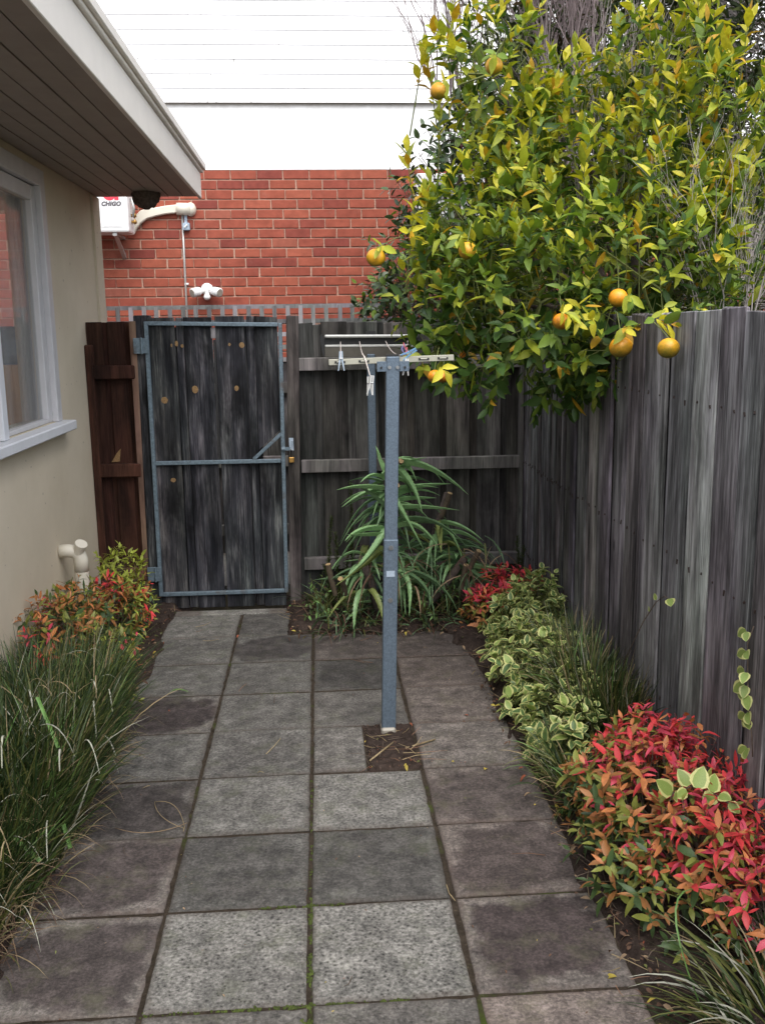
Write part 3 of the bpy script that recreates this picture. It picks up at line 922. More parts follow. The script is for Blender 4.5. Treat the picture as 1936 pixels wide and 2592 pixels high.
# drain pipe
t = thing('drain_pipe', 'cream plastic waste pipe with capped elbow against the rendered wall', 'pipe', (-1.255, 2.9, 0))
px, py = -1.252, 2.90
MB().tube([(px + .004, py, -.05), (px, py, .50)], .034, 16).tube([(px, py, .38), (px, py, .50)], .0375, 16).build('downpipe', M_pvc, t, smooth=False)
el = MB().tube([(px, py, .49), (px, py, .555), (px - .008, py - .002, .585), (px - .03, py - .006, .603), (px - .06, py - .01, .608), (WX + .001, py - .015, .608)], [.039, .039, .038, .037, .036, .036], 16)
el.build('elbow', M_pvc, t, smooth=True)
MB().tube([(px - .012, py - .012, .595), (px + .012, py - .03, .64)], .030, 14).tube([(px + .010, py - .028, .636), (px + .018, py - .036, .652)], .034, 12).build('inspection_cap', M_pvc, t)

# ================================================================== brown side fence
def board_mesh(wd, ht, th, mat, name='paling', dz=.006, nseg=1):
    m = MB().box((-wd / 2, -th / 2, 0), (wd / 2, th / 2, ht))
    m.v = [(x + random.uniform(-.002, .002), y, z + (random.uniform(-dz, dz) if z > 0 else 0)) for x, y, z in m.v]
    return m.mesh(name, mat, bevel=.003)
bf = thing('brown_fence', 'dark brown stained fence panel between house wall and gate', 'fence', (-1.2, 3.82, 0))
for k, (xa, xb, yy) in enumerate(((-1.352, -1.255, 3.835), (-1.268, -1.215, 3.85), (-1.228, -1.12, 3.835), (-1.14, -1.06, 3.85))):
    link('paling', board_mesh(xb - xa, 1.836, .014, M_brown), bf, ((xa + xb) / 2, yy, 0))
for z in (1.53, .915, .235):
    o = MB().box((-1.325, 3.775, z - .042), (-1.062, 3.827, z + .042)).build('rail', M_brown, bf, bevel=.006)
    if z < .3: o.color = (3.5, 4.2, 4.6, 1)
MB().box((-1.358, 3.77, 0), (-1.312, 3.827, 1.70)).build('stile', M_brown, bf, bevel=.006)
o = MB().add([(-1.25, 3.822, .965), (-1.20, 3.824, .968), (-1.188, 3.82, 1.05), (-1.215, 3.82, 1.02), (-1.25, 3.827, .965), (-1.20, 3.827, .968), (-1.188, 3.827, 1.05), (-1.215, 3.827, 1.02)],
         [(0, 1, 2, 3), (7, 6, 5, 4), (0, 4, 5, 1), (1, 5, 6, 2), (2, 6, 7, 3), (3, 7, 4, 0)]).build('splinter', M_knot, bf)

# ================================================================== gate
GY = 3.78
gt = thing('garden_gate', 'weathered timber gate in a blue grey tube frame with diagonal brace', 'gate', (-.98, GY, 0))
gx0, gx1, gz0, gz1 = -.982, -.166, .098, 1.825
tb = .012
def bar(a, b, name, wd=.0125, mat=None):
    a = Vector(a); b = Vector(b); d = (b - a)
    M = Matrix.Translation(a) @ d.to_track_quat('Z', 'Y').to_matrix().to_4x4()
    return MB().box((-wd, -wd, 0), (wd, wd, d.length), 0, M).build(name, mat or M_galvd, gt, bevel=.003)
bar((gx0, GY, gz0 - tb), (gx0 + .006, GY, gz1 + tb), 'hinge_stile')
bar((gx1 - .006, GY, gz0 - tb), (gx1 + .010, GY, gz1 - .008), 'latch_stile')
bar((gx0 + .018, GY, gz1), (gx1 - .004, GY, gz1 - .018), 'top_rail')
bar((gx0 + .0135, GY, .957), (gx1 - .014, GY, .955), 'middle_rail')
bar((gx0 + .0135, GY, gz0), (gx1 - .020, GY, gz0), 'bottom_rail')
bar((-.352, GY - .002, .968), (-.172, GY - .002, 1.128), 'brace', .011)
gb = [(-.972, -.809), (-.803, -.754), (-.746, -.574), (-.560, -.381), (-.373, -.322)]
for k, (xa, xb) in enumerate(gb):
    yy = GY + .022 + (.016 if k in (1, 4) else 0)
    o = link('board', board_mesh(xb - xa, 1.868 + random.uniform(-.008, .004), .016, M_gatewood, 'board', .003), gt, ((xa + xb) / 2, yy, -.005), (0, R(random.uniform(-.25, .25)), 0))
    o.color = (1.0, 1.0, 1.03, 1) if k != 0 else (.9, .85, .83, 1)
for xc in (-.806, -.750, -.377, -.319):
    link('board', board_mesh(.05, 1.80, .012, M_gatewood, 'board', .003), gt, (xc, GY + .058, .0)).color = (.7, .7, .72, 1)
xa, xb = -.316, -.176
zz = lambda x: .985 + (x + .352) * .89
MB().prism([(xa, zz(xa) + .01), (xb, zz(xb) + .01), (xb, 1.852), (xa, 1.862)], GY + .014, GY + .030).build('board', M_gatewood, gt)
MB().prism([(xa, -.005), (xb, -.005), (xb, .952), (xa, .955)], GY + .014, GY + .030).build('board', M_gatewood, gt)
MB().box((-.574, GY + .0145, .95), (-.560, GY + .036, 1.72)).build('gap_shade_strip', M_dark, gt)  # black strip added in the board gap to stand in for its shade
MB().box((-.585, GY + .004, 1.728), (-.556, GY + .020, 1.795)).build('block', M_lattice, gt, bevel=.003)
for (x, z, r, sx) in ((-.892, 1.352, .020, 1), (-.700, 1.415, .022, .85), (-.442, 1.418, .016, .8), (-.398, 1.685, .016, 1), (-.474, 1.69, .009, .8), (-.80, 1.70, .016, .6), (-.765, 1.685, .010, .8), (-.866, .845, .013, 1.2), (-.83, 1.69, .010, .5)):
    ny = 0
    MB().add([(x + r * sx * math.cos(a) * random.uniform(.85, 1.1), GY + .0125, z + r * math.sin(a) * random.uniform(.9, 1.15)) for a in [i * math.pi / 6 for i in range(12)]] +
             [(x + r * 1.15 * sx * math.cos(a), GY + .016, z + r * 1.15 * math.sin(a)) for a in [i * math.pi / 6 for i in range(12)]],
             [tuple(range(12))] + [(i, i + 12, (i + 1) % 12 + 12, (i + 1) % 12) for i in range(12)]).build('knot', M_knot, gt)
for z in (1.69, .238):
    MB().box((-1.058, GY - .022, z - .048), (-1.008, GY - .012, z + .048)).box((-1.006, GY - .022, z - .046), (-.968, GY - .0135, z + .046)).tube([(-1.007, GY - .024, z - .05), (-1.007, GY - .024, z + .05)], .008, 8).build('hinge', M_galvd, gt, bevel=.002)
lt = MB().box((gx1 + .004, GY - .020, 1.022), (-.118, GY - .013, 1.044)).tube([(-.172, GY - .026, 1.033), (-.150, GY - .026, 1.033)], .014, 8).build('latch', M_galvd, gt)

hp = thing('gate_post', 'dark timber post carrying the gate hinges', 'post', (-1.02, 3.83, 0))
MB().box((-1.056, 3.80, -.05), (-.960, 3.90, 1.875)).build('post', M_gatewood, hp, bevel=.006)
o = MB().add([(-1.086, 3.785, .1), (-1.058, 3.785, .1), (-1.040, 3.785, 1.84), (-1.080, 3.785, 1.84), (-1.086, 3.83, .1), (-1.058, 3.83, .1), (-1.058, 3.83, 1.84), (-1.080, 3.83, 1.84)],
         [(0, 1, 2, 3), (7, 6, 5, 4), (0, 4, 5, 1), (1, 5, 6, 2), (2, 6, 7, 3), (3, 7, 4, 0)]).build('cover_strip', M_fresh, hp)
lp = thing('latch_post', 'weathered post on the latch side of the gate', 'post', (-.09, 3.8, 0))
m = MB().box((-.118, 3.78, -.05), (-.042, 3.87, 1.862))
m.v = [(x - (.035 if z < 1 else 0), y, z) for x, y, z in m.v]
o = m.build('post', M_backpal, lp, bevel=.006); o.color = (1.1, 1.0, 1.0, 1)
MB().box((-.124, 3.768, 1.02), (-.096, 3.779, 1.10)).tube([(-.112, 3.766, 1.03), (-.104, 3.758, 1.085)], .008, 6).build('keeper', M_greypeg, lp)
pk = thing('padlock', 'small brass padlock hanging from the gate latch', 'padlock', (-.11, 3.765, .96))
MB().box((-.128, 3.752, .945), (-.095, 3.766, .978)).build('body', M_brass, pk, bevel=.003)
MB().tube([(-.121, 3.759, .978), (-.121, 3.759, 1.02), (-.112, 3.759, 1.034), (-.103, 3.759, 1.02), (-.103, 3.759, .978)], .003, 6).build('shackle', M_bolt, pk, smooth=True)

# ================================================================== back fence
BY = 3.9
bk = thing('back_fence', 'grey paling back fence with three rails behind the clothesline', 'fence', (.7, BY, 0))
x = -.105; k = 0
while x < 1.52:
    wd = random.uniform(.150, .168)
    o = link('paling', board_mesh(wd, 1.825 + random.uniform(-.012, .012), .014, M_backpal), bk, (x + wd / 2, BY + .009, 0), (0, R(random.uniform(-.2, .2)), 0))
    o.color = random.choice(((1, 1, 1, 1), (.8, .85, .85, 1), (1.15, 1.1, 1.05, 1), (.75, .72, .7, 1)))
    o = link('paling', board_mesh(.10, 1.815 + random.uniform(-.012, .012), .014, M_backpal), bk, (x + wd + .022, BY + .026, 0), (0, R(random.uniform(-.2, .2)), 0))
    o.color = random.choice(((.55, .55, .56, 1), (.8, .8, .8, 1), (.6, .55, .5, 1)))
    x += wd + .044
for z in (1.557, .902, .252): MB().box((-.052, BY - .048, z - .041), (1.386, BY, z + .041)).build('rail', M_rail, bk, bevel=.004)
MB().box((1.372, BY - .06, -.05), (1.398, BY + .03, 1.80)).build('end_post', M_rail, bk, bevel=.004)

# ================================================================== right fence
rf = thing('right_fence', 'long weathered grey paling fence along the right side of the path', 'fence', (1.4, 1, 0))
ed = [-3.0 + .212 * k for k in range(17)] + [.535, .673, .867, 1.096, 1.319, 1.574, 1.775, 1.976, 2.182, 2.385, 2.577, 2.70, 2.81, 2.90, 2.99, 3.07, 3.144, 3.24, 3.34, 3.45, 3.56, 3.655, 3.75, 3.82, 3.886]
ed = [a for a in ed if a < .45] + [a for a in ed if a > .5]
for k in range(len(ed) - 1):
    gap = random.choice((.012, .016, .022, .030))
    wd = ed[k + 1] - ed[k] - gap
    yc = (ed[k] + ed[k + 1]) / 2
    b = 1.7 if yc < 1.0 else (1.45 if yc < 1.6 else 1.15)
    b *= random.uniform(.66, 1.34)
    me = board_mesh(wd, 1.824 + random.uniform(-.018, .016), .016, M_paling, 'paling', .008)
    nm_ = MB()
    for z_ in (.31, .90, 1.50):
        for x_ in (-.28, .27): nm_.tube([(x_ * wd + random.uniform(-.006, .006), .0078, z_ + random.uniform(-.02, .02))] * 1 + [(x_ * wd, .0095, z_)], .0042, 6)
    nails = nm_.mesh('nail', M_nail)
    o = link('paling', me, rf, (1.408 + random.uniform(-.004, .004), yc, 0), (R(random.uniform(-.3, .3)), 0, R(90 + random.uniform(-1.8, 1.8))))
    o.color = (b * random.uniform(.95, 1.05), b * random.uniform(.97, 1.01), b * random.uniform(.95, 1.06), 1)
    if yc > -1.2: stuff(link('nails', nails, o, o['wl']))
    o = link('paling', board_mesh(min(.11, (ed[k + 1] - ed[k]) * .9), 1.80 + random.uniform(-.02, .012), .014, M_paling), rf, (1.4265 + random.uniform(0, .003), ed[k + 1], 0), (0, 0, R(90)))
    o.color = (.45, .45, .45, 1)  # recessed boards coloured dark, the gap shade put into their tone
for z in (1.5, .9, .3): MB().box((1.432, -3, z - .04), (1.48, 3.9, z + .04)).build('rail', M_rail, rf)

# ================================================================== clothesline
cp = thing('clothesline_post', 'blue grey galvanised clothesline post standing in the path', 'clothesline', (.345, 1.725, 0))
pm_ = MB().box((.351, 1.706, .40), (.407, 1.742, 1.660)); pm_.v = [(x + (1.66 - z) * -.022, y, z) for x, y, z in pm_.v]
pm_.build('upper_post', M_galv, cp, bevel=.005, segs=2)
sl_ = MB().box((.349, 1.700, -.06), (.411, 1.746, .885)); sl_.v = [(x + (1.66 - z) * -.024, y, z) for x, y, z in sl_.v]
sv = sl_.build('sleeve', M_galv, cp, bevel=.005, segs=2)
for z in (.850, .617):
    xc = .379 - (1.66 - z) * .0235
    MB().tube([(xc, 1.7005, z), (xc, 1.697, z)], .011, 12).tube([(xc, 1.698, z), (xc, 1.6955, z)], .005, 8).build('rivet', M_bolt, sv)
xc = .379 - .92 * .0235
MB().box((xc - .018, 1.6985, .722), (xc + .018, 1.7005, .748)).build('sticker', M_greypeg, sv)
MB().box((.353, 1.708, 1.6605), (.405, 1.740, 1.668)).build('end_cap', M_dark, cp)
MB().box((.306, 1.685, -.03), (.372, 1.765, .030)).build('footing', M_taupe, cp, bevel=.008)
br = MB()
for xa, xb in ((.312, .3515), (.4065, .446)): br.box((xa, 1.7065, 1.598), (xb, 1.7095, 1.640))
br.build('bracket', M_galv, cp, bevel=.001)
for xx, yy in ((.330, 1.706), (.428, 1.706), (.364, 1.7055), (.397, 1.7055)):
    MB().tube([(xx, yy + .002, 1.615), (xx, yy - .006, 1.615)], .0075 if yy < 1.706 else .005, 8).build('bolt', M_bolt if yy < 1.706 else M_dark, cp)
bb = MB()
Mb = Matrix.Translation((.376, 1.752, 1.644)) @ Matrix.Rotation(R(-1.3), 4, 'Y')
bb.box((-.262, -.008, -.0125), (.262, .008, .0125), 0, Mb)
hb = bb.build('hook_bar', M_cream, cp, bevel=.002)
for xx in (-.215, -.115, .135, .215):
    c = Mb @ Vector((xx, 0, 0))
    MB().box((c.x - .022, c.y - .0105, c.z - .005), (c.x + .022, c.y - .0082, c.z + .004)).build('slot', M_dark, hb)
    MB().tube([(c.x - .014, c.y - .012, c.z), (c.x + .014, c.y - .012, c.z)], .003, 6).build('hook', M_cream, hb)

rc = thing('clothesline_cabinet', 'retractable clothesline cabinet on a grey post by the back fence', 'clothesline', (.4, 3.68, 0))
MB().box((.374, 3.66, -.05), (.424, 3.70, 1.62)).build('post', M_galv, rc, bevel=.004)
MB().box((.364, 3.655, .60), (.430, 3.705, .80)).build('sleeve', M_galv, rc, bevel=.004)
MB().tube([(.397, 3.654, .74), (.397, 3.650, .74)], .010, 10).build('rivet', M_bolt, rc)
MB().box((.376, 3.68, 1.735), (.43, 3.72, 1.760)).build('back_bracket', M_dark, rc)
Mc = Matrix.Translation((.400, 3.66, 1.68)) @ Matrix.Rotation(R(.6), 4, 'Y')
MB().box((-.285, -.005, .039), (.285, .07, .058), 0, Mc).build('top_roll', M_alu, rc, bevel=.006)
MB().box((-.285, .030, -.002), (.285, .065, .0385), 0, Mc).build('slot', M_dark, rc)
MB().box((-.283, -.006, -.017), (.283, .066, -.0025), 0, Mc).build('lower_lip', M_alu, rc, bevel=.003)
f_ = MB().add([Mc @ Vector(v) for v in [(-.283, -.004, -.0175), (.283, -.004, -.0175), (.283, .012, -.075), (-.283, .012, -.075), (-.283, .066, -.0175), (.283, .066, -.0175), (.283, .066, -.075), (-.283, .066, -.075)]],
         [(0, 1, 2, 3), (7, 6, 5, 4), (0, 4, 5, 1), (1, 5, 6, 2), (2, 6, 7, 3), (3, 7, 4, 0)])
f_.build('apron', plain('dull_apron', (.15, .138, .118), .6, .12, 20), rc)
for s_ in (-1, 1):
    ck = MB().prism([(.286 * s_, -.08), (.286 * s_, .03), (.300 * s_, .062), (.312 * s_, .05), (.312 * s_, .025), (.297 * s_, -.06)], -.012, .074)
    ck.v = [Mc @ Vector(v) for v in ck.v]
    ck.build('end_cheek', M_dark, rc)
def sag(a, b, s=.02, n=8):
    a, b = Vector(a), Vector(b)
    return [a.lerp(b, i / n) - Vector((0, 0, s * 4 * (i / n) * (1 - i / n))) for i in range(n + 1)]
gcord = 'cords pulled out of the clothesline cabinet'
cz = 1.698
for lab, pts in (('leftmost white cord running from cabinet to the left end of the bar', sag((.213, 3.655, cz), (.165, 1.745, 1.655), .035)),
                 ('white cord that hangs slack over the bar with the white pegs', sag((.330, 3.655, cz), (.262, 1.744, 1.662), .02)[:-1] + [Vector((.262, 1.746, 1.660)), Vector((.268, 1.732, 1.640)), Vector((.283, 1.725, 1.585)), Vector((.290, 1.722, 1.572))]),
                 ('white cord slanting from cabinet middle to the post top', sag((.490, 3.655, cz), (.425, 1.752, 1.664), .028)),
                 ('rightmost white cord ending at the blue pegs', sag((.625, 3.655, cz), (.448, 1.752, 1.668), .03))):
    MB().tube(pts, .0026, 5).build('cord', M_cord, rc, smooth=True)['label'] = lab
def peg(label, c, rot, m, opened=0.0, L=.075):
    t = thing('clothes_peg', label, 'clothes peg', c, 'pegs on the clothesline')
    for s_ in (-1, 1):
        me = MB().add([(s_ * .0015, -.004, L * .45), (s_ * .007, -.004, L * .45), (s_ * .0085, -.004, 0), (s_ * (.010 + .004), -.004, -L * .55), (s_ * (.0065 + .004), -.004, -L * .55), (s_ * .002, -.004, -.004),
                       (s_ * .0015, .004, L * .45), (s_ * .007, .004, L * .45), (s_ * .0085, .004, 0), (s_ * (.010 + .004), .004, -L * .55), (s_ * (.0065 + .004), .004, -L * .55), (s_ * .002, .004, -.004)],
                      [(0, 1, 2, 3, 4, 5), (11, 10, 9, 8, 7, 6)] + [(i, i + 6, (i + 1) % 6 + 6, (i + 1) % 6) for i in range(6)]).mesh('jaw', m)
        link('jaw', me, t, c)
    sp = MB().tube([(-.007, -.0055, .006), (.007, -.0055, .006)], .002, 5).mesh('spring', M_bolt)
    link('spring', sp, t, c)
    t.rotation_euler = rot
peg('grey blue peg clipped over the left end of the bar', (.165, 1.738, 1.648), (0, 0, .1), M_greypeg, L=.080)
peg('nearer white peg dangling from the slack cord', (.288, 1.718, 1.548), (.15, .12, .2), M_whitepeg, L=.078)
peg('farther white peg dangling behind the other from the slack cord', (.281, 1.734, 1.543), (-.1, -.1, -.5), M_whitepeg, L=.078)
peg('bright blue peg sticking up right on the bar beside the post', (.452, 1.742, 1.672), (.2, 1.05, .2), M_bluepeg, L=.07)
peg('pale grey peg hanging below the bar right of the post', (.436, 1.738, 1.618), (0, .1, .3), M_whitepeg, L=.07)
tw = MB()
for k in range(5): tw.tube(bez((.437 + random.uniform(-.01, .01), 1.79, 1.715 + random.uniform(-.02, .01)), (.42 + random.uniform(-.02, .03), 1.77, 1.69), (.445 + random.uniform(-.015, .015), 1.757, 1.662)), .0022, 4, k % 2)
tag(tw.build('twine', [M_purple, M_redtw]), 'purple and red twine tied by the blue peg', 'twine')

# ================================================================== trees
def in_blob(p, blobs, k=.78):
    for c, r in blobs:
        if sum(((p[i] - c[i]) / (r[i] * k)) ** 2 for i in range(3)) < 1: return True
    return False
def blob_points(blobs, n, inner=.25):
    vol = [(r[0] * r[1] + r[1] * r[2] + r[0] * r[2]) for c, r in blobs]
    tot = sum(vol); out = []
    for (c, r), v in zip(blobs, vol):
        m = max(3, int(n * v / tot)); k = 0; tries = 0
        while k < m and tries < m * 12:
            tries += 1
            u = unit()
            s_ = (random.uniform(.84, 1.06) if random.random() < .85 else random.uniform(1.0, 1.22)) if random.random() > inner else random.uniform(.45, .86)
            p = Vector(c) + Vector((u.x * r[0], u.y * r[1], u.z * r[2])) * s_
            if in_blob(p, [b for b in blobs if b[0] is not c], .72) and random.random() < .85: continue
            nrm = Vector((u.x / r[0], u.y / r[1], u.z / r[2])).normalized()
            out.append((p, nrm)); k += 1
    return out

# ---- orange tree leaning over the right fence
ct = thing('orange_tree', 'orange tree with yellow green leaves and ripe fruit hanging over the right fence', 'tree', (1.85, 2.75, 0))
CB = [((1.48, 2.52, 2.22), (.64, .58, .44)), ((1.12, 2.25, 1.88), (.46, .40, .32)), ((1.52, 2.02, 1.98), (.36, .34, .34)),
      ((.88, 2.48, 2.20), (.30, .32, .26)), ((.98, 2.78, 3.02), (.24, .28, .26)), ((1.12, 2.72, 2.68), (.24, .28, .26)), ((2.02, 2.60, 2.62), (.46, .50, .40)), ((1.80, 2.60, 2.98), (.26, .3, .26)),
      ((1.10, 2.20, 1.64), (.36, .30, .16)), ((.66, 2.42, 1.66), (.16, .20, .10)), ((2.12, 2.40, 2.15), (.42, .38, .40)), ((1.36, 1.95, 1.68), (.18, .20, .16)), ((.72, 2.5, 1.95), (.22, .25, .2)), ((1.50, 2.95, 2.72), (.42, .28, .36))]
cw = MB()
trunk = [(1.85, 2.75, -.05), (1.83, 2.72, .7), (1.76, 2.68, 1.3), (1.70, 2.66, 1.75)]
MB().tube(trunk, [.075, .065, .055, .045], 10).build('trunk', M_bark, ct, smooth=True)
for c, r in CB:
    mid = (Vector((1.70, 2.66, 1.75)) + Vector(c)) / 2 + rv(.06) + Vector((0, 0, .06))
    st = Vector((1.70, 2.66, 1.75)) if c[2] > 1.7 else Vector((1.76, 2.68, 1.5))
    MB().tube(bez(st, mid, c, 6), [.032, .027, .022, .016, .011, .007], 6).build('limb', M_bark, ct, smooth=True)
    for k in range(7):
        u = unit(); e_ = Vector(c) + Vector((u.x * r[0], u.y * r[1], u.z * r[2])) * .8
        cw.tube(bez(c, (Vector(c) + e_) / 2 + rv(.05), e_, 5), [.008, .007, .005, .004, .002], 4)
FC = Foliage([Leaf(LANCE, .44, .14, .30, twist=.3, bend=.08), Leaf(LANCE, .40, .42, .40, twist=-.4), Leaf(OVAL, .40, -.10, .35, bend=-.12), Leaf(LANCE, .36, .60, .5, twist=.5, bend=.1), Leaf(LANCE, .42, -.22, .30, twist=-.2)], [C_deep, C_mid, C_lime, C_yel, C_gold])
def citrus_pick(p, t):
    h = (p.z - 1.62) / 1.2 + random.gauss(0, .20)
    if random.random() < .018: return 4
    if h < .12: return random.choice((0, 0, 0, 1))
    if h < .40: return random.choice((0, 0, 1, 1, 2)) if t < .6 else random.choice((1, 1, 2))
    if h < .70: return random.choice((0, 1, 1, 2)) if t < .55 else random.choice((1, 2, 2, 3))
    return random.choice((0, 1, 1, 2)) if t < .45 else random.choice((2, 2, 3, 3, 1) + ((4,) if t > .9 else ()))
for p, nrm in blob_points(CB, 1400, .30):
    if p.x > 2.0 and p.z > 2.75 and random.random() < .55: continue
    d = nrm * .8 + Vector((0, -.05, .75 if p.z > 1.85 else .05)) + rv(.55)
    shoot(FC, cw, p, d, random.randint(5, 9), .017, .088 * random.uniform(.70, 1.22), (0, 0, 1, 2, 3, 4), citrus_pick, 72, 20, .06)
# upright water shoots that stick out of the outline
for (x, y, z) in ((.62, 2.9, 3.0), (.80, 2.9, 3.18), (1.28, 2.7, 2.62), (1.62, 2.5, 2.62), (1.75, 2.3, 2.75), (1.92, 2.5, 3.12), (2.1, 2.4, 3.0), (1.45, 2.4, 2.6), (2.0, 2.25, 2.85), (1.9, 2.2, 2.55), (1.62, 2.15, 2.45), (1.3, 2.2, 2.35), (1.05, 2.3, 2.40),
                  (.60, 2.42, 2.22), (.52, 2.35, 2.18), (1.45, 1.85, 2.05), (1.3, 1.95, 1.95), (2.1, 2.0, 2.3), (.55, 2.6, 2.45), (2.2, 2.3, 2.9), (1.1, 2.45, 2.7), (.72, 2.85, 2.72), (.70, 2.9, 2.9)):
    p = Vector((x, y, z)); d = Vector((random.uniform(-.3, .2), -.2, 1))
    cw.tube([p - d.normalized() * .25, p + d.normalized() * .14], [.004, .002], 4, cap=False)
    shoot(FC, cw, p, d, 10, .021, .095, (0, 1, 4), lambda p, t: random.choice((2, 2, 3, 3, 3, 4)) if p.z > 1.9 else random.choice((1, 2, 2, 3)), 62, 20, .05)
stuff(cw.build('twigs', M_greenstem, ct))
FC.build(ct, 300)
# fruit
def m_orange():
    q = N('orange_rind')
    tc = q.n('TexCoord'); sp = q.n('SeparateXYZ'); q.l(tc.outputs['Object'], sp.inputs[0])
    oi = q.n('ObjectInfo')
    v = q.coord()
    k = q.math('ADD', q.math('MULTIPLY', sp.outputs[2], 16), q.mr(q.noise(v, 24, 4, .7), .3, .7, -.35, .35))
    k = q.math('ADD', k, q.mr(oi.outputs['Random'], 0, 1, -.15, .25))
    c = q.ramp(q.mr(k, -.6, .6, 0, 1), ((0, (.15, .13, .012)), (.35, (.36, .215, .014)), (.65, (.62, .30, .012)), (1, (.72, .36, .02))))
    c = q.mix(1, c, oi.outputs['Color'], 'MULTIPLY')
    q.bump(q.noise(v, 230, 2), .25, .002)
    return q.done(c, .42)
M_orange = m_orange()
om = MB().ball((0, 0, 0), .044, (1, 1, .93), 20, 14, 0, .012).mesh('orange', M_orange, True)
for (x, y, z, s_, cl) in ((.885, 2.22, 2.913, .92, (.95, 1, 1, 1)), (.648, 2.30, 2.827, .92, (1.05, .95, .8, 1)), (.352, 2.30, 2.099, 1.03, (.95, 1.0, 1, 1)), (.737, 2.02, 2.104, .92, (.95, .95, 1, 1)),
                      (1.31, 1.68, 1.884, .9, (1.1, .9, .8, 1)), (1.085, 1.72, 1.792, .85, (1.15, .8, .7, 1)), (1.286, 1.55, 1.687, 1.05, (1.15, 1.0, .9, 1)), (1.352, 1.20, 1.688, .92, (.95, 1, 1, 1)),
                      (.597, 2.08, 1.557, .72, (1.2, .85, .7, 1)), (.64, 2.12, 1.552, .7, (1.1, .62, .4, 1)), (.80, 2.50, 1.64, .66, (1.15, .7, .5, 1))):
    o = link('orange', om, ct, (x, y, z), (random.uniform(-.3, .3), random.uniform(-.3, .3), random.uniform(0, 6)), (s_ * random.uniform(.96, 1.03), s_, s_ * random.uniform(.93, 1.02)))
    o.color = cl
    top = Vector((x, y, z + .038 * s_))
    tgt = {.352: Vector((.62, 2.36, 2.235)), 1.352: Vector((1.36, 1.45, 1.80)), .648: Vector((.76, 2.45, 2.93))}.get(x, top + Vector((random.uniform(.01, .04), .12, .10)))
    mid_ = (top + tgt) / 2 + Vector((0, 0, .03 if x == .352 else .01))
    MB().tube(bez(top, mid_, tgt, 7), [.0025, .002, .002, .002, .0025, .003, .003], 5).build('stalk', M_greenstem, ct, smooth=True)
# leaves round the fruit stalks
FX = Foliage(FC.kinds, FC.mats)
for (x, y, z) in ((.40, 2.30, 2.15), (.50, 2.33, 2.22), (.66, 2.33, 2.88), (1.352, 1.30, 1.78), (1.30, 1.56, 1.77), (1.36, 1.42, 1.80), (.66, 2.38, 1.62), (1.12, 1.70, 1.86), (1.22, 1.70, 1.80), (1.42, 1.45, 1.84), (.57, 2.3, 1.60)):
    shoot(FX, None, Vector((x, y, z)), Vector((random.uniform(-.6, .6), -.6, -.1)), 5, .016, .082, (0, 1, 2), lambda p, t: random.choice((1, 2, 2, 3, 3, 4)), 70, 30, .3)
for (x, y, z) in ((1.06, 1.66, 1.835), (1.10, 1.67, 1.81), (1.335, 1.63, 1.90), (.71, 1.98, 2.16), (.90, 2.2, 2.96), (.62, 2.05, 1.60)):
    shoot(FX, None, Vector((x, y, z)), Vector((random.uniform(-.5, .5), -.5, -.2)), 5, .013, .078, (0, 1, 2), lambda p, t: random.choice((2, 3, 3, 4)) if z < 1.85 else random.choice((1, 2, 2)), 65, 30, .35)
FX.build(ct, 85)

# ---- camellia-like shrub behind the back fence
km = thing('dark_shrub', 'dark glossy leafed shrub with small red buds behind the back fence', 'shrub', (1.05, 4.6, 0))
KB = [((.95, 4.55, 2.10), (.46, .40, .36)), ((1.05, 4.6, 2.65), (.36, .36, .46)), ((1.15, 4.6, 3.05), (.18, .25, .24)), ((.75, 4.4, 1.86), (.34, .28, .22)), ((1.5, 4.7, 2.2), (.45, .4, .5)), ((1.02, 4.5, 1.80), (.4, .3, .2))]
kw = MB()
MB().tube([(1.05, 4.6, -.05), (1.06, 4.6, 1.2), (1.05, 4.62, 2.0), (1.10, 4.6, 3.0)], [.04, .035, .025, .006], 8).build('trunk', M_bark, km, smooth=True)
for c, r in KB:
    for k in range(8):
        u = unit(); e_ = Vector(c) + Vector((u.x * r[0], u.y * r[1], u.z * r[2])) * 1.0
        kw.tube(bez((1.06, 4.6, c[2] - .35), Vector(c), e_, 6), [.009, .008, .006, .005, .003, .002], 4)
FK = Foliage([Leaf(OVAL, .52, .15, .18), Leaf(OVAL, .48, .02, .25)], [K_dark, K_mid, C_mid])
for p, nrm in blob_points(KB, 950, .35):
    shoot(FK, kw, p, nrm + Vector((0, -.1, .3)) + rv(.6), random.randint(3, 6), 0.024, .072, (0, 1), lambda p, t: random.choice((0, 0, 1, 1, 1, 2)), 75, 30, .2, .002)
stuff(kw.build('twigs', M_twig, km))
FK.build(km, 0)
for k in range(14):
    p = random.choice(blob_points(KB[:4], 30, 0))[0]
    MB().ball(p, .016, (1, 1, 1.2), 6, 4).build('bud', plain('dark_red_bud', (.07, .015, .015)) if k == 0 else bpy.data.materials['dark_red_bud'], km, smooth=True)

